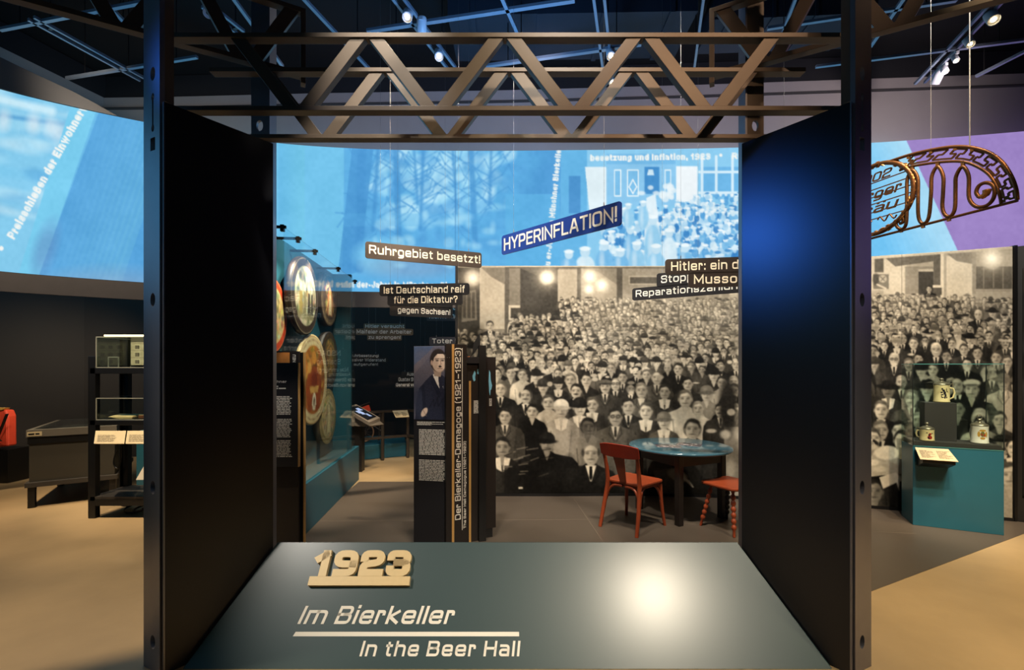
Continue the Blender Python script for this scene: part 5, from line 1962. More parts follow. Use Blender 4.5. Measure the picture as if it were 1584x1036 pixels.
for p, q in (((0, 0, 1.62), (W2, 0, 1.62)), ((0, D2, 1.62), (W2, D2, 1.62)), ((0, 0, 1.62), (0, D2, 1.62)), ((W2, 0, 1.62), (W2, D2, 1.62)),
             ((0, 0, Z2), (W2, 0, Z2))):
    mb.bar(p, q, .006, .006)
mb.build('hood_edge', EDGE, mc)
mb = MB()
for p in ((0, 0), (W2, 0), (W2, D2)):
    mb.bar((*p, Z2), (*p, 1.62), .006, .006, side=(1, 0, 0))
mb.build('corner_seam', mat('dark_corner_seam', (24, 30, 30), .3, 0, 0), mc)
mb = MB()                                    # sloping label on its dark holder
mb.prism([(.03, -.001, .60), (.03, -.16, .66), (.03, -.16, .70), (.03, -.001, .75)], (.24, 0, 0))
lh = mb.build('label_holder', BLACK, mc)
mb = MB()
q = [Vector((.005, -.175, .692)), Vector((.285, -.175, .692)), Vector((.265, -.012, .782)), Vector((.012, -.012, .782))]
nn_ = (q[1]-q[0]).cross(q[3]-q[0]).normalized()
mb.prism(q, nn_*.006)
lb = mb.build('label_plate', mat('cream_label', (196, 178, 140), .5), mc)
mb = MB()
lx, ly = (q[1]-q[0]).normalized(), (q[3]-q[0]).normalized()
for x0 in (.02, .15):
    text_block(mb, (q[0]+lx*x0+ly*.02+nn_*.0065, lx, ly, nn_), .11, .13, .011, rgt, lw=.45, ragged=.5)
mb.build('small_print', mat('brown_ink', (98, 84, 62), .6), lb)


def in_case(px, py, y):
    """local point of the case at local depth y seen at a photo pixel"""
    w = hit(px, py, a+ey*y, ey)-a
    return Vector((w.dot(ex), y, w.z))


def world(v):
    return a+ex*v.x+ey*v.y+Vector((0, 0, v.z))


k0, k1 = in_case(1432, 671, .13), in_case(1482, 671, .13)
sb = thing('plinth_block', 'dark block lifting the highest mug inside the glass hood', 'block', world(Vector(((k0.x+k1.x)/2, .225, Z2+.0455))), ang)
ktop = in_case(1455, 623, .13).z
mb = MB()
mb.bbox((-(k1.x-k0.x)/2, -.07, 0), ((k1.x-k0.x)/2, .07, ktop-Z2-.0455))
mb.build('block_body', DARKGREY, sb, bevel=.002)
CERAM = mat('cream_stoneware', (226, 206, 160), .3, 0, .05, 10)
PEWTER = mat('pewter', (150, 138, 116), .35, .8, .1, 20)


def mug(label, c, h, r_, lid, deco, col, turn=0):
    t = thing('beer_mug', label, 'mug', c, ang, 'beer mugs in the glass case')
    Hm = Matrix.Rotation(turn, 3, 'Z')
    mb = MB()
    mb.lathe([(0, .002), (r_*1.04, .002), (r_*1.05, .012), (r_, .02), (r_*.99, h-.015), (r_*1.02, h-.006), (r_, h), (r_*.9, h), (r_*.88, .03), (0, .03)], (0, 0, 0), 36)
    mb.build('mug_body', mat('stoneware_%d_%d_%d' % col, col, .3, 0, .05, 10), t)
    mb = MB()
    mb.tube([Hm @ Vector(p) for p in ((r_*.97, 0, h*.84), (r_*1.45, 0, h*.8), (r_*1.62, 0, h*.55), (r_*1.45, 0, h*.28), (r_*.97, 0, h*.2))], .008, 10)
    mb.build('handle', mat('stoneware_%d_%d_%d' % col, col, .3, 0, .05, 10), t)
    if lid:
        mb = MB()
        mb.lathe([(r_*1.04, h), (r_*1.05, h+.008), (r_*.9, h+.016), (r_*.5, h+.03), (r_*.18, h+.036), (r_*.16, h+.045), (r_*.3, h+.055), (r_*.22, h+.066), (0, h+.07)], (0, 0, 0), 30)
        mb.tube([Hm @ Vector(p) for p in ((r_*1.0, 0, h+.004), (r_*1.4, 0, h+.014), (r_*1.5, 0, h-.02))], .005, 8)
        mb.build('lid', PEWTER, t)
    if lid == 2:
        mb = MB()
        mb.tube([(.02*math.cos(k*.5)-.0, 0, h+.085+.022*math.sin(k*.5)) for k in range(13)], .004, 8)
        mb.build('lid_ring', PEWTER, t)

    def wrap(pts):                           # decoration follows the mug wall (angle from the front, height)
        return [Vector((r_*1.012*math.sin(x), -r_*1.012*math.cos(x), h*z)) for x, z in pts]
    for name, mm, polys in deco:
        mb = MB()
        for p in polys:
            v = wrap(p)
            cc = sum(v, Vector())/len(v)
            cc = Vector((cc.x, cc.y, 0)).normalized()*r_*1.014+Vector((0, 0, cc.z))
            mb.add(v+[cc], [(i, (i+1) % len(v), len(v)) for i in range(len(v))])
        mb.build(name, mm, t)


def blob(x, z, rx, rz_, n=14):
    return [(x+rx*math.cos(2*math.pi*i/n), z+rz_*math.sin(2*math.pi*i/n)) for i in range(n)]


BLK = mat('black_glaze', (26, 24, 34), .35, 0, 0)
REDG = mat('red_glaze', (170, 48, 34), .35, 0, 0)
GOLDG = mat('gold_glaze', (196, 146, 60), .35, .1, .1, 40)
GREENG = mat('green_glaze', (110, 112, 60), .35, 0, .1, 40)
lion = [blob(-.05, .68, .16, .07), blob(.08, .55, .17, .1), blob(.18, .42, .14, .09), blob(-.22, .78, .12, .05), blob(-.3, .58, .16, .035), blob(-.22, .45, .18, .03),
        blob(.32, .72, .05, .12), blob(.42, .62, .08, .03), blob(.1, .3, .1, .08), blob(.34, .3, .08, .06), blob(-.2, .3, .16, .03), blob(-.32, .36, .05, .06)]
scale = F/4.4
c1 = in_case(1460, 620.5, .17)
mug('cream mug with black lion standing on the dark block', world(Vector((c1.x, .225, ktop+.001))), .178, .062, 1, [('lion_emblem', BLK, lion)], (232, 208, 152))
c2 = in_case(1433, 676, .1)
mug('short cream mug with red emblem, left of the dark block', world(Vector((c2.x, .085, Z2+.046))), .118, .056, 1,
    [('red_emblem', REDG, [blob(.1, .35, .34, .16), blob(.12, .62, .2, .1)]), ('black_emblem', BLK, [blob(-.3, .72, .14, .04), blob(.02, .55, .14, .1), blob(.42, .7, .12, .04), blob(-.05, .3, .12, .1)])], (230, 204, 146), 2.4)
c3 = in_case(1516, 678, .1)
mug('tall white lidded mug with colourful wreath crest, right side of the case', world(Vector((c3.x, .11, Z2+.046))), .172, .063, 2,
    [('wreath', GOLDG, [blob(-.42, .55, .16, .16), blob(.42, .55, .16, .16), blob(0, .76, .4, .06), blob(0, .33, .3, .06)]), ('crest', GREENG, [blob(0, .56, .26, .15)]),
     ('red_centre', REDG, [blob(-.08, .54, .1, .07), blob(.2, .5, .1, .09)])], (232, 222, 204), 1.9)

# ================================================================== wrought-iron grille
ga, gb = P(1345, 370, 3.89), P(1575, 312, 3.0)
zb_ = EYE+(CY-312)/F*3.0
ga.z = gb.z = zb_
gex = (gb-ga).normalized()
gn = Vector((gex.y, -gex.x, 0))
gr = thing('iron_grille', 'hanging wrought-iron arched brewery grille with gilded wreath and meander border', 'grille', ga)
IRON = mat('gilded_brown_iron', (124, 78, 38), .42, .55, .35, 40, .2)
IRONB = mat('bronze_brown_iron', (176, 118, 58), .4, .55, .35, 60, .25)


def G(x, y):
    """point of the grille plane from the detail view of the photo (zoomed crop units)"""
    return hit(1284+x*.28958, 180+y*.28958, ga, gn)


def smooth(pts, n=6):
    out = []
    k = len(pts)
    for i in range(k-1):
        p0, p1, p2, p3 = pts[max(i-1, 0)], pts[i], pts[i+1], pts[min(i+2, k-1)]
        for j in range(n):
            t = j/n
            out.append(tuple(.5*((2*b)+(-a_+c_)*t+(2*a_-5*b+4*c_-d_)*t*t+(-a_+3*b-3*c_+d_)*t**3) for a_, b, c_, d_ in zip(p0, p1, p2, p3)))
    return out+[tuple(pts[-1])]


outer = smooth([(295, 248), (420, 207), (540, 179), (660, 162), (760, 167), (850, 195), (920, 247), (968, 320), (994, 390), (1000, 446)])
inner = smooth([(372, 288), (440, 266), (580, 245), (700, 241), (780, 265), (848, 310), (888, 370), (908, 430), (914, 466)])
mb = MB()
mb.tube([G(*p) for p in outer], .012, 8)
mb.build('outer_arch', IRON, gr, True)
mb = MB()
mb.tube([G(*p) for p in inner], .010, 8)
mb.build('inner_arch', IRON, gr, True)
mb = MB()
mb.tube([G(150, 670), G(1003, 449)], .010, 8)
mb.build('bottom_bar', IRON, gr, True)
mb = MB()
snake = smooth([(362, 598), (352, 572), (368, 548), (390, 556), (386, 578), (372, 574)], 5)
mb.tube([G(*p) for p in smooth([(372, 572), (388, 566), (388, 548), (366, 546), (352, 570), (362, 594), (384, 602), (404, 580), (410, 520), (410, 400), (414, 330), (440, 287), (468, 330), (470, 420), (470, 510),
         (478, 556), (497, 572), (520, 556), (532, 510), (540, 400), (544, 318), (575, 268), (604, 318), (604, 400), (600, 480), (612, 522), (635, 535), (656, 520), (668, 480), (670, 380), (674, 318), (708, 268),
         (740, 318), (741, 420), (756, 462), (790, 484), (836, 476), (868, 446), (880, 405), (868, 366), (832, 354), (796, 370), (781, 405), (795, 430)], 5)], .0125, 8)
mb.build('serpentine_bar', IRON, gr, True)
mb = MB()
mb.tube([G(*p) for p in smooth([(795, 430), (818, 426), (836, 408), (838, 392)], 5)], [.013]*4+[.018]*4+[.022]*4+[.024]*4, 10)
mb.build('scroll_tip', IRONB, gr, True)


def along(path, f):
    x = f*(len(path)-1)
    i = min(int(x), len(path)-2)
    t = x-i
    return tuple(a_+(b-a_)*t for a_, b in zip(path[i], path[i+1]))


def band(f, v):
    p, q = along(inner, f), along(outer, .12+f*.88)
    return (p[0]+(q[0]-p[0])*v, p[1]+(q[1]-p[1])*v)


key = []
N = 8
for k in range(N):
    u = lambda t: (k+t)/N*.97+.01
    key += [(u(0), .2), (u(.42), .2), (u(.42), .52), (u(.12), .52), (u(.12), .85), (u(.78), .85), (u(.78), .52), (u(.6), .52), (u(.6), .2), (u(1), .2)]
mb = MB()
for (f0, v0), (f1, v1) in zip(key[:-1], key[1:]):
    if abs(f0-f1)+abs(v0-v1) > 1e-4:
        mb.bar(G(*band(f0, v0)), G(*band(f1, v1)), .009, .012, side=gn)
mb.build('meander_border', IRON, gr, True)
for x, y in ((440, 270), (575, 250), (710, 248), (808, 488), (635, 545), (497, 582), (380, 606), (420, 212), (540, 184), (670, 166), (760, 172), (860, 205)):
    mb = MB()
    p = G(x, y)
    mb.bar(p-Vector((0, 0, .02)), p+Vector((0, 0, .014)), .016, .02, side=gn)
    mb.build('clip', IRONB, gr, True)
# wreath: leafy ring
wc, wr = G(238, 445), None
wr = (G(238, 262)-wc).z
mb = MB()
ring = [wc+gex*(wr*math.cos(t))+Vector((0, 0, wr*math.sin(t))) for t in np.linspace(0, 2*math.pi, 61)[:-1]]
mb.tube(ring, .018, 10, closed=True)
mb.build('wreath_ring', IRON, gr, True)
mb = MB()
rgl = random.Random(4)
for k in range(120):
    t = 2*math.pi*k/120
    rr_ = wr+rgl.choice([-.018, -.009, .009, .018])
    p = wc+gex*(rr_*math.cos(t))+Vector((0, 0, rr_*math.sin(t)))+gn*rgl.uniform(-.012, .016)
    tv = (-gex*math.sin(t)+Vector((0, 0, math.cos(t)))).normalized()
    tv = (tv+(gex*math.cos(t)+Vector((0, 0, math.sin(t))))*rgl.uniform(-.45, .45)).normalized()
    sd = tv.cross(gn).normalized()
    mb.add([p-tv*.026, p+sd*.010, p+tv*.026, p-sd*.010, p+gn*.008, p-gn*.008], [(0, 1, 4), (1, 2, 4), (2, 3, 4), (3, 0, 4), (1, 0, 5), (2, 1, 5), (3, 2, 5), (0, 3, 5)])
mb.build('wreath_leaves', IRONB, gr, True)
mb = MB()
for zz in (.50, .30, .08, -.12, -.36, -.56):
    hw = math.sqrt(max(0, 1-zz*zz))*wr*.98
    mb.bar(wc-gex*hw+Vector((0, 0, zz*wr)), wc+gex*hw+Vector((0, 0, zz*wr)), .006, .008, side=gn)
mb.build('cross_bar', IRON, gr, True)
for s_, z0_, hh_, w_ in (('1902', .53, .24, .95), ('Bürger', .02, .27, 1.45), ('Bräu', -.40, .27, 1.25)):
    mb = MB()
    put_text(mb, s_, (wc-gex*(wr*w_/2+.02)+Vector((0, 0, wr*z0_))-gn*.004, gex, (0, 0, 1), gn), wr*hh_, wr*w_, depth=.008, shear=.3, w=.15)
    mb.build('iron_lettering', IRON, gr, True)
for sg in (-1, 1):
    mb = MB()
    mb.tube([wc+gex*(sg*wr*(.08+.5*k/14))+Vector((0, 0, wr*(-.62+.08*math.sin(k*.9)))) for k in range(15)], .006, 6)
    mb.build('scroll_ornament', IRON, gr, True)
for px, y0 in ((1500, 226), (1440, 238)):
    q = hit(px, y0, ga, gn)
    mb = MB()
    mb.tube([q-Vector((0, 0, .01)), (q.x, q.y, 6.3)], .004 if px == 1500 else .0012, 6)
    mb.build('wire', mat('pale_steel_rod', (190, 184, 176), .35, .6, 0), gr, True)
# ================================================================== services under the black ceiling
CZ = 5.2
RAILM = mat('grey_steel_rail', (136, 146, 160), .35, .5, .1, 6)


def cpt(px, py, z=CZ):
    d = (z-EYE)*F/(CY-py)
    return Vector(((px-CX)/F*d, d, z))


def rail(label, p, q, double=False, z=CZ, name='ceiling_rail', w=.035, cat='ceiling rail', ext=(0, 0)):
    a, b = cpt(*p, z), cpt(*q, z)
    u = (b-a).normalized()
    a, b = a-u*ext[0], b+u*ext[1]
    sd = u.cross(Vector((0, 0, 1))).normalized()
    t = thing(name, label, cat, (a+b)/2, 0, 'rails under the black ceiling')
    for k in ((-1, 1) if double else (0,)):
        mb = MB()
        mb.bar(a+sd*k*.05, b+sd*k*.05, w*(.8 if double else 1), .03, side=sd)
        mb.build('rail_bar', RAILM, t, True)
    for f in (.15, .85):                     # hangers up to the ceiling
        c = a+(b-a)*f
        mb = MB()
        mb.tube([(c.x, c.y, z+.01), (c.x, c.y, 6.3)], .006, 6)
        mb.build('hanger', BLACK, t, True)
        if double:
            mb = MB()
            mb.bar(c-sd*.06, c+sd*.06, .03, .012)
            mb.build('cross_bracket', BLACK, t, True)
    return a, b, sd


rail('blue-grey ceiling rail crossing far upper left, left of the blue post', (0, 46), (222, 3))
rail('second ceiling rail behind the left wing truss, upper left', (103, 121), (305, 88))
rail('twin ceiling rail slanting down across the upper left corner', (48, 28), (221, 123), True)
rail('thin ceiling rail just left of the blue front post', (160, 0), (205, 47), ext=(.5, 0))
rail('twin ceiling rail with double spotlight behind the top left truss corner', (318, 8), (372, 50), True)
rail('single ceiling rail beside the left rear post', (363, 0), (437, 102), ext=(.4, 0))
rail('single ceiling rail left of the two lit centre-left spotlights', (472, 0), (570, 105), ext=(.4, 0))
ta = rail('twin ceiling rail carrying the centre-left spotlights', (618, 0), (699, 106), True, ext=(.5, 0))
rail('long ceiling rail crossing the view from the truss up to top centre', (568, 48), (889, 0), w=.045)
rail('lower long ceiling rail between the two trusses', (752, 102), (992, 68), w=.045)
rail('short ceiling rail above centre of the front truss', (778, 0), (801, 52), ext=(.4, .3))
tb_ = rail('twin ceiling rail running straight back above the lit centre spotlights', (927, 0), (939, 105), True, ext=(.5, .3))
rail('thin ceiling rail right of centre', (1088, 0), (1074, 105), ext=(.4, 0), w=.025)
rail('twin ceiling rail above the right truss corner', (1238, 0), (1206, 80), True, ext=(.4, 0))
rail('ceiling rail crossing between right rear post and right front post', (1187, 44), (1480, 0))
rail('ceiling rail right of the right front post', (1396, 0), (1346, 72), ext=(.4, 0))
rail('lower ceiling rail crossing behind the right track spotlights', (1262, 103), (1600, 60))
tr_ = rail('dark track at upper right carrying five spotlights', (1542, 3), (1430, 121), True, ext=(.4, .1))
rail('far ceiling rail at the right edge of the view', (1510, 118), (1600, 72))
# dark air ducts
DUCT = mat('dark_duct_metal', (40, 44, 54), .6, .3, .2, 3)
for lbl, p, q, w, h in (('dark rectangular air duct above the middle of the front truss', (700, 40), (1060, 34), .8, .35),
                        ('dark rectangular air duct at top right behind the frame', (1090, 40), (1330, 30), .6, .3)):
    a, b = cpt(*p, 5.85), cpt(*q, 5.85)
    t = thing('air_duct', lbl, 'air duct', (a+b)/2)
    mb = MB()
    mb.bar(a, b, w, h)
    mb.build('duct_body', DUCT, t, True)
    for f in (.1, .37, .63, .9):
        mb = MB()
        mb.bar(a+(b-a)*(f-.01), a+(b-a)*(f+.01), w+.03, h+.03)
        mb.build('flange', DUCT, t, True)
    mb = MB()
    for f in (.08, .92):
        c = a+(b-a)*f
        mb.bar((c.x, c.y, 5.85+h/2), (c.x, c.y, 6.3), .02, w*.9)
    mb.build('hanger', BLACK, t, True)

WHITEM = mat('pale_grey_housing', (176, 178, 184), .4, 0, .04, 8)
LAMPW = mat('warm_lamp_glass', (255, 226, 170), .3, 0, 0, emit=30)
LAMPD = mat('dark_lamp_glass', (60, 54, 48), .15, 0, 0)


def spotlight(label, px, py, to, lit, size=1.0, z=CZ):
    """track spotlight: adaptor under the rail, yoke, cylindrical housing, lens"""
    c = cpt(px, py, z-.12)
    t = thing('track_spotlight', label, 'spotlight', (c.x, c.y, z), 0, 'track spotlights')
    u = (Vector(to)-c).normalized()
    r_ = .05*size
    top = c-u*.13*size
    mb = MB()
    mb.box((top.x, top.y, z-.03), (.035, .09, .03))
    mb.tube([(top.x, top.y, z-.04), (top.x, top.y, top.z), top+u*.05], .011, 8)
    mb.build('adaptor', WHITEM, t, True)
    mb = MB()
    mb.lathe([(r_*.72, 0), (r_*.96, .012), (r_, .04), (r_, .17*size), (r_*.92, .172*size), (r_*.88, .15*size)], c-u*.15*size, 20, axis=u)
    mb.build('housing', WHITEM, t, True)
    mb = MB()
    mb.lathe([(r_*.86, .140*size), (r_*.5, .146*size), (0, .147*size)], c-u*.15*size, 20, axis=u)
    ln_ = mb.build('reflector', LAMPD, t, True)
    mb = MB()
    mb.lathe([(r_*.42, .149*size), (r_*.36, .158*size), (0, .162*size)], c-u*.15*size, 16, axis=u)
    mb.build('bulb', LAMPW if lit else LAMPD, ln_, True)


for lbl, px, py, to, lit, s in (
        ('lit spotlight highest on the centre-left twin rail', 630, 26, (-.6, 1.0, .5), True, 1),
        ('unlit pale spotlight just below the highest one on the centre-left rail', 652, 52, (-1.4, 7, .5), False, 1),
        ('lit spotlight lowest on the centre-left twin rail', 679, 87, (0, 1.5, .5), True, 1),
        ('lit spotlight on the straight rail right above the truss diagonals', 945, 86, (.6, 1.5, .4), True, 1),
        ('lit spotlight farther back, seen between the right-centre truss diagonals', 947, 127, (.7, 1.5, .4), True, .9),
        ('dim spotlight of a pair at top left behind the truss corner', 322, 20, (-1.2, 1.5, .5), False, .9),
        ('second dim spotlight of the pair at top left behind the truss corner', 339, 34, (-.8, 1.2, .2), False, .9),
        ('brightest lit spotlight at the top right corner', 1537, 30, (3.0, 1.0, 0), True, 1.05),
        ('pale spotlight below the brightest one at the top right', 1501, 68, (3.6, 1.5, 0), True, .8),
        ('third spotlight down the right track', 1479, 93, (3.9, 2.2, 0), True, .6),
        ('fourth spotlight down the right track', 1462, 110, (3.6, 2.2, 0), True, .7),
        ('lowest pale spotlight on the right track, turned away', 1447, 127, (5.4, 8, 2.2), False, 1)):
    spotlight(lbl, px, py, to, lit, s)

# ================================================================== left of the frame: rack, desk case, red bag
rk = thing('display_rack', 'black upright display rack with glass shelves and papers, left of the blue post', 'display rack', (-3.9, 4.8, 0))
RX0, RX1, RY0, RY1 = -4.40, -3.45, 4.78, 5.25
for x in (RX0, RX1-.06):
    for y in (RY0, RY1-.06):
        mb = MB()
        mb.bbox((x, y, .003), (x+.075, y+.06, zat(551, RY0) if y == RY0 else 1.95))
        mb.build('upright', BLACK, rk, True, .002)


def shelf(nm, z, th=.03, m=BLACK, y0=RY0, y1=RY1):
    mb = MB()
    mb.bbox((RX0+.02, y0, z-th), (RX1-.02, y1, z))
    return mb.build(nm, m, rk, True, .002)


shelf('shelf', zat(768, RY0), .045, DARKGREY)
shelf('shelf', zat(650, RY0), .05)
shelf('shelf', zat(569, RY0), .06)
mb = MB()
mb.bbox((RX0+.08, RY0-.004, zat(782, RY0)), (RX1, RY0+.02, zat(772, RY0)))
mb.build('front_rail', BLACK, rk, True)
for z0, z1 in ((zat(569, RY0)+.001, zat(521, RY0)), (zat(650, RY0)+.001, zat(616, RY0))):
    mb = MB()
    x0, x1, y0, y1 = RX0+.08, RX1-.03, RY0+.01, RY1-.02
    g = .006
    mb.bbox((x0, y0, z0), (x1, y0+g, z1))
    mb.bbox((x0, y0+g, z0), (x0+g, y1, z1))
    mb.bbox((x0, y0, z1), (x1, y1, z1+g))
    mb.build('glass_cover', GLASS, rk, True)
    mb = MB()
    for p, q in (((x0, y0, z1), (x1, y0, z1)), ((x0, y0, z0), (x0, y0, z1)), ((x0, y0, z0+.004), (x1, y0, z0+.004)), ((x0, y0, z1), (x0, y1, z1))):
        mb.bar(p, q, .008, .008, side=(0, 1, 0) if abs(q[2]-p[2]) < .01 and abs(q[1]-p[1]) < .01 else (1, 0, 0))
    mb.build('cover_edge', mat('pale_glass_edge', (150, 150, 138), .3, 0, 0), rk, True)
mb = MB()
mb.bbox((RX0+.08, RY1-.03, zat(569, RY0)), (RX1, RY1-.018, zat(519, RY0)+.03))
mb.build('back_board', mat('olive_grey_board', (92, 86, 70), .6), rk, True)
mb = MB()
mb.bbox((RX0+.08, RY0+.1, zat(521, RY0)+.012), (RX1, RY0+.13, zat(521, RY0)+.03))
mb.build('light_strip', mat('lit_strip', (255, 232, 180), .4, 0, 0, emit=3), rk, True)
mb = MB()
mb.bbox((RX0+.01, RY1-.1, .2), (RX0+.02, RY1-.02, 1.9))
mb.build('side_bar', BLACK, rk, True)
# sepia house picture in the top cover
hc = Canvas(0, 0, 60, 60, 3, (176, 164, 136))
for j in range(3):
    for i in range(5):
        x, y = 6+i*11.5, 8+j*19
        hc.rect(x-1, y-2, x+7, y+11, (206, 194, 160))
        hc.rect(x, y, x+6, y+10, (84, 76, 64))
        hc.rect(x+2.6, y, x+3.4, y+10, (186, 174, 146))
    hc.rect(0, 3+j*19-2, 60, 3+j*19-.6, (146, 134, 110))
hc.noise(10, 4, 2)
x0, x1, z0, z1 = (192-CX)/F*5.1, (262-CX)/F*5.1, zat(565, 5.15), zat(529, 5.15)
uu, vv = np.meshgrid(np.linspace(0, 1, 50), np.linspace(0, 1, 50))
V = np.stack([x0+(x1-x0)*uu, 5.19+0*uu, z1+(z0-z1)*vv], -1)
hp = thing('house_picture', 'sepia print of a house front standing inside the rack top', 'picture', ((x0+x1)/2, 5.19, z0))
grid_object('house_print', V, hc.sample(uu*60, vv*60), mat_print('old_print', .6, .2), hp, thick=(0, .006, 0))
z2 = zat(569, RY0)
t = thing('small_frame_stand', 'small glass-framed holder at the left end of the rack top shelf', 'frame', (-4.25, 4.9, z2))
mb = MB()
for p, q in (((-4.29, 4.9, z2+.006), (-4.18, 4.9, z2+.006)), ((-4.29, 4.9, z2+.116), (-4.18, 4.9, z2+.116)), ((-4.29, 4.9, z2+.004), (-4.29, 4.9, z2+.119)), ((-4.18, 4.9, z2+.004), (-4.18, 4.9, z2+.119))):
    mb.bar(p, q, .008, .008, side=(0, 1, 0))
mb.build('holder_frame', mat('pale_glass_edge', (150, 150, 138), .3, 0, 0), t, True)
z2 = zat(650, RY0)
PAPER = mat('yellowed_paper', (206, 180, 130), .6, 0, .12, 14)
LEATH = mat('brown_leather', (110, 66, 40), .5, 0, .2, 18)
for lbl, x, y, rz, w, h, th, mm in (('open yellowed booklet flat on the rack middle shelf, left', -4.16, 4.97, .12, .24, .18, .022, PAPER), ('brown bound papers beside the booklet on the rack middle shelf', -3.89, 5.02, -.1, .22, .17, .034, LEATH),
                                    ('loose yellowed sheets on the rack middle shelf, right', -3.63, 4.97, .15, .22, .18, .014, PAPER)):
    t = thing('old_document', lbl, 'document', (x, y, z2+.001), rz, 'documents on the rack')
    mb = MB()
    mb.bbox((-w/2, -h/2, 0), (w/2, h/2, th))
    mb.build('cover', mm, t, bevel=.003)
    mb = MB()
    vs = [(-w*.48, -h*.47, th+.001), (w*.48, -h*.47, th+.001), (w*.48, h*.47, th+.012), (-w*.48, h*.47, th+.016)]
    mb.prism(vs, (0, 0, .004))
    mb.build('page', PAPER, t)
for px0, px1 in ((147, 194), (196, 243)):
    t = thing('label_plate', 'sloping cream label panel on the rack front, %s one' % ('left' if px0 < 150 else 'right'), 'label', P(px0, 686, 4.62), 0, 'label panels of the rack')
    a0, b0 = P(px0-2, 686, 4.60), P(px1-2, 686, 4.60)
    a1, b1 = P(px0+1, 666, 4.76), P(px1+1, 666, 4.76)
    mb = MB()
    nn2 = (b0-a0).cross(a1-a0).normalized()
    mb.prism([a0, b0, b1, a1], -nn2*.008)
    mb.build('plate', mat('cream_label', (196, 178, 140), .5), t, True)
    mb = MB()
    ux, uy = (b0-a0).normalized(), (a1-a0).normalized()
    text_block(mb, (a0+ux*.03+uy*.03+nn2*.001, ux, uy, nn2), .22, .13, .016, rgt, ragged=.5, lw=.4)
    mb.build('small_print', mat('brown_ink', (98, 84, 62), .6), t, True)
t = thing('cable_loop', 'black cable loop hanging below the rack labels', 'cable', P(178, 700, 5.1))
mb = MB()
mb.tube(smooth([tuple(P(x, y, 5.1)) for x, y in ((184, 668), (182, 690), (176, 712), (178, 722), (184, 722), (188, 700), (186, 672))], 5), .008, 8)
mb.build('cord', BLACK, t, True)
t = thing('cable_coil', 'coiled black cables on the floor under the rack', 'cable', (-4.1, 5.0, 0))
mb = MB()
for k in range(3):
    mb.tube([(-4.08+.1*k+.12*math.cos(a_*.5), 5.02+.1*math.sin(a_*.5), .014+.012*k+.05*(1+math.sin(a_*.5+k))*.5) for a_ in range(13)], .010, 8, closed=False)
mb.tube([(-3.9, 5.0, .02), (-3.7, 5.03, .014), (-3.5, 5.0, .014)], .012, 8)
mb.build('cord', BLACK, t, True)
t = thing('teal_plinth', 'small teal plinth behind the rack beside the blue post', 'plinth', (-4.3, 5.6, 0))
mb = MB()
mb.bbox((-4.56, 5.6, .003), (-3.9, 6.0, .8))
mb.build('plinth_body', TEAL, t, True, .003)
t = thing('info_sheet', 'white sloping sheet low beside the teal plinth', 'sheet', (-4.3, 5.5, .4))
mb = MB()
mb.prism([P(210, 742, 5.5), P(232, 742, 5.5), P(232, 700, 5.56), P(224, 718, 5.56)], (0, .02, 0))
mb.build('sheet_face', mat('white_card', (222, 212, 190), .6), t, True)

# desk case
dsk = thing('desk_case', 'grey glass-topped desk case on legs left of the rack', 'desk case', (-5.39, 5.1, 0), math.atan2(.537, .844))
DSKM = mat('grey_green_case', (62, 58, 50), .45, 0, .1, 8)
LW, LD = .78, 1.2
ZD = .88
mb = MB()
mb.bbox((.02, .02, .27), (LW-.02, LD-.02, .72))
mb.build('body', DSKM, dsk, bevel=.004)
mb = MB()
mb.bbox((-.01, -.01, .235), (LW+.01, LD+.01, .29))
mb.build('base_frame', DARKGREY, dsk, bevel=.003)
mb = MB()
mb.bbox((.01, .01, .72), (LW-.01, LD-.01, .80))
mb.build('black_band', BLACK, dsk)  # black band between the body and the top frame
mb = MB()
for lo, hi in (((0, 0, .80), (LW, .06, ZD)), ((0, LD-.06, .80), (LW, LD, ZD)), ((0, .06, .80), (.06, LD-.06, ZD)), ((LW-.06, .06, .80), (LW, LD-.06, ZD)), ((.06, .06, .80), (LW-.06, LD-.06, .81))):
    mb.bbox(lo, hi)
mb.build('top_frame', mat('grey_top_frame', (104, 98, 88), .4, 0, .08, 8), dsk)
mb = MB()
mb.bbox((.05, .05, ZD+.0005), (LW-.05, LD-.05, ZD+.006))
mb.build('glass_top', GLASS, dsk)
for x in (.01, LW-.07):
    for y in (.01, LD-.07):
        mb = MB()
        mb.bbox((x, y, .003), (x+.06, y+.06, .236))
        mb.build('leg', BLACK, dsk)
mb = MB()
mb.bbox((.01, -.003, .81), (.13, 0, .86))
tg = mb.build('number_tag', mat('cream_label', (196, 178, 140), .5), dsk)
mb = MB()
text_block(mb, ((.02, -.0035, .82), (1, 0, 0), (0, 0, 1), (0, -1, 0)), .10, .03, .024, rgt, lw=.7)
mb.build('small_print', BLACK, tg)

# red satchel on a dark stand at the left edge
rb = thing('red_bag', 'red bag with black strap at the far left edge, on a dark stand', 'bag', P(-6, 700, 6.2))
RED = mat('red_canvas', (214, 70, 42), .6, 0, .12, 12, .1)
mb = MB()
q = [P(-26, 694, 6.2), P(12, 690, 6.2), P(12, 644, 6.25), P(8, 634, 6.25), P(-22, 634, 6.25)]
mb.prism(q, (0, .12, 0))
mb.build('bag_body', RED, rb, True, .02)
mb = MB()
mb.bar(P(11, 640, 6.17), P(-6, 682, 6.17), .035, .008)
mb.bar(P(-14, 672, 6.17), P(2, 682, 6.17), .02, .008)
mb.build('strap', BLACK, rb, True)
mb = MB()
mb.prism([P(-20, 636, 6.24), P(4, 634, 6.24), P(6, 631, 6.24), P(-20, 631, 6.24)], (0, .08, 0))
mb.build('yellow_trim', mat('yellow_cloth', (206, 160, 78), .6), rb, True)
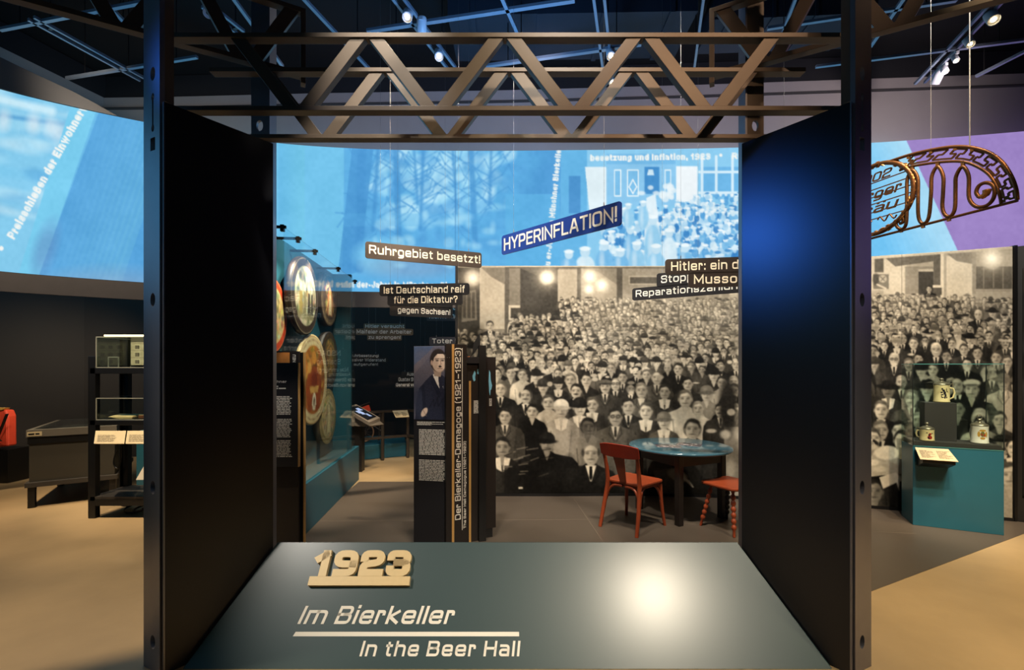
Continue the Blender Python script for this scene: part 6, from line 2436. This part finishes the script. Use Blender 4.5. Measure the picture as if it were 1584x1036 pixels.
t = thing('dark_stand', 'dark stand under the red bag at the far left edge', 'stand', (-6.9, 6.3, 0))
mb = MB()
a_, b_ = P(-30, 692, 6.21), P(12, 692, 6.21)
mb.bbox((a_.x, 6.21, .003), (b_.x, 6.5, a_.z-.03))
mb.build('stand_body', BLACK, t, True, .004)

# ================================================================== far middle: console, railing, cart, low plinth
RAILK = mat('brown_black_rail', (70, 62, 54), .4, .4, .1, 10)
fr = thing('guard_railing', 'dark metal guard railing before the low teal plinth, beyond the disc case', 'railing', (-2.1, 7.7, 0))
pts = [plan(555, 7.50), plan(592, 7.72), plan(631, 7.95), plan(662, 7.6)]
for i, p in enumerate(pts):
    mb = MB()
    mb.bar((*p, .003), (*p, .83), .045, .045, side=(1, 0, 0))
    mb.build('post', RAILK, fr, True, .003)
for z in (.83, .39):
    mb = MB()
    for p, q in zip(pts[:-1], pts[1:]):
        mb.bar((*p, z), (*q, z), .045, .04)
    mb.build('rail', RAILK, fr, True)
a0, b0 = P(612, 645, 7.6), P(633, 644, 7.66)
a1, b1 = P(607, 635, 7.75), P(630, 634, 7.81)
mb = MB()
mb.prism([a0, b0, b1, a1], (0, .004, -.012))
lp2 = mb.build('label_plate', mat('cream_label', (196, 178, 140), .5), fr, True)
mb = MB()
ux, uy = (b0-a0).normalized(), (a1-a0).normalized()
nn2 = ux.cross(uy).normalized()
for k in (0, .11):
    text_block(mb, (a0+ux*(.015+k)+uy*.015+nn2*.001, ux, uy, nn2), .09, .13, .02, rgt, ragged=.4)
mb.build('small_print', mat('brown_ink', (98, 84, 62), .6), lp2, True)
t = thing('low_plinth', 'low teal plinth behind the guard railing', 'plinth', (-2.2, 8.3, 0))
mb = MB()
mb.prism([(*plan(550, 7.72), .003), (*plan(629, 8.1), .003), (*plan(624, 9.0), .003), (*plan(556, 8.8), .003)], (0, 0, .238))
mb.build('plinth_body', TEAL, t, True, .004)
cs = thing('touch_console', 'grey console with a tilted dark touch screen at the end of the disc case', 'console', (-2.2, 6.95, 0))
CONM = mat('warm_grey_console', (120, 110, 98), .45, 0, .06, 8)
A1, A2, A3, A4 = P(531, 630, 6.85), P(571, 653, 6.62), P(588, 646, 6.95), P(551, 625, 7.15)
mb = MB()
mb.prism([A1, A2, A3, A4], (0, 0, -.05))
B1, B2 = P(531, 658, 6.85), P(575, 660, 6.7)
mb.add([A1+Vector((0, 0, -.05)), A2+Vector((0, 0, -.05)), B2, B1, A4+Vector((0, 0, -.05)), A3+Vector((0, 0, -.05)), B2+Vector((.1, .3, 0)), B1+Vector((.1, .3, 0))],
       [(0, 1, 2, 3), (4, 7, 6, 5), (0, 3, 7, 4), (1, 5, 6, 2), (3, 2, 6, 7)])
hd = mb.build('console_head', CONM, cs, True)
mb = MB()
mid = (A1+A2+A3+A4)/4
s1 = [mid+(p-mid)*.8+Vector((0, 0, .002)) for p in (A1, A2, A3, A4)]
mb.prism(s1, (0, 0, .002))
mb.build('screen', mat('dark_screen_glass', (22, 24, 30), .12), hd, True)
mb = MB()
ex1, ey1 = (s1[1]-s1[0]), (s1[3]-s1[0])
for u0, v0, du, dv in ((.15, .5, .18, .35), (.3, .2, .2, .4), (.5, .3, .12, .3), (.62, .55, .2, .2)):
    q0 = s1[0]+ex1*u0+ey1*v0+Vector((0, 0, .003))
    mb.add([q0, q0+ex1*du, q0+ex1*(du+.04)+ey1*dv, q0+ey1*dv*.8], [(0, 1, 2, 3)])
mb.build('lit_picture', mat('lit_screen_picture', (130, 150, 190), .3, 0, .4, 20, emit=.7), hd, True)
mb = MB()
mb.bbox((-2.36, 6.88, .003), (-2.2, 7.02, .72))
mb.build('console_leg', BLACK, cs, True)
ct = thing('hand_cart', 'old spoked-wheel cart with red cloth behind the touch console', 'cart', (-2.6, 8.1, .243))
wc_ = P(563, 668, 8.1)
rw = wc_.z-.2535
mb = MB()
mb.tube([wc_+Vector((rw*.97*math.cos(t_), 0, rw*.97*math.sin(t_))) for t_ in np.linspace(0, 2*math.pi, 41)[:-1]], .012, 8, closed=True)
wh = mb.build('wheel_rim', mat('rusty_rim', (150, 116, 88), .5, .3, .2, 20), ct, True)
for k in range(6):
    mb = MB()
    t_ = k*math.pi/6
    v_ = Vector((rw*.96*math.cos(t_), 0, rw*.96*math.sin(t_)))
    mb.tube([wc_-v_, wc_+v_], .005, 6)
    mb.build('spoke', RAILK, wh, True)
mb = MB()
mb.lathe([(.03, -.04), (.035, 0), (.03, .04)], wc_, 12, axis=(0, 1, 0))
mb.build('hub', RAILK, wh, True)
mb = MB()
for p, q in (((566, 650), (589, 666)), ((556, 628), (572, 622)), ((566, 668), (588, 640)), ((550, 655), (563, 667))):
    mb.tube([P(*p, 8.3), P(*q, 8.3)], .012, 8)
mb.tube([P(588, 640, 8.3), P(586, 681, 8.3)], .012, 8)
mb.build('cart_frame', RAILK, ct, True)
mb = MB()
mb.prism([P(559, 630, 8.28), P(570, 626, 8.28), P(574, 638, 8.28), P(566, 640, 8.28)], (0, .04, 0))
mb.build('red_cloth', RED, ct, True)
mb = MB()
mb.prism([P(550, 659, 8.28), P(562, 659, 8.28), P(560, 662, 8.28), P(553, 665, 8.28), P(551, 667, 8.28)], (0, .04, 0))
mb.build('red_cloth', RED, ct, True)
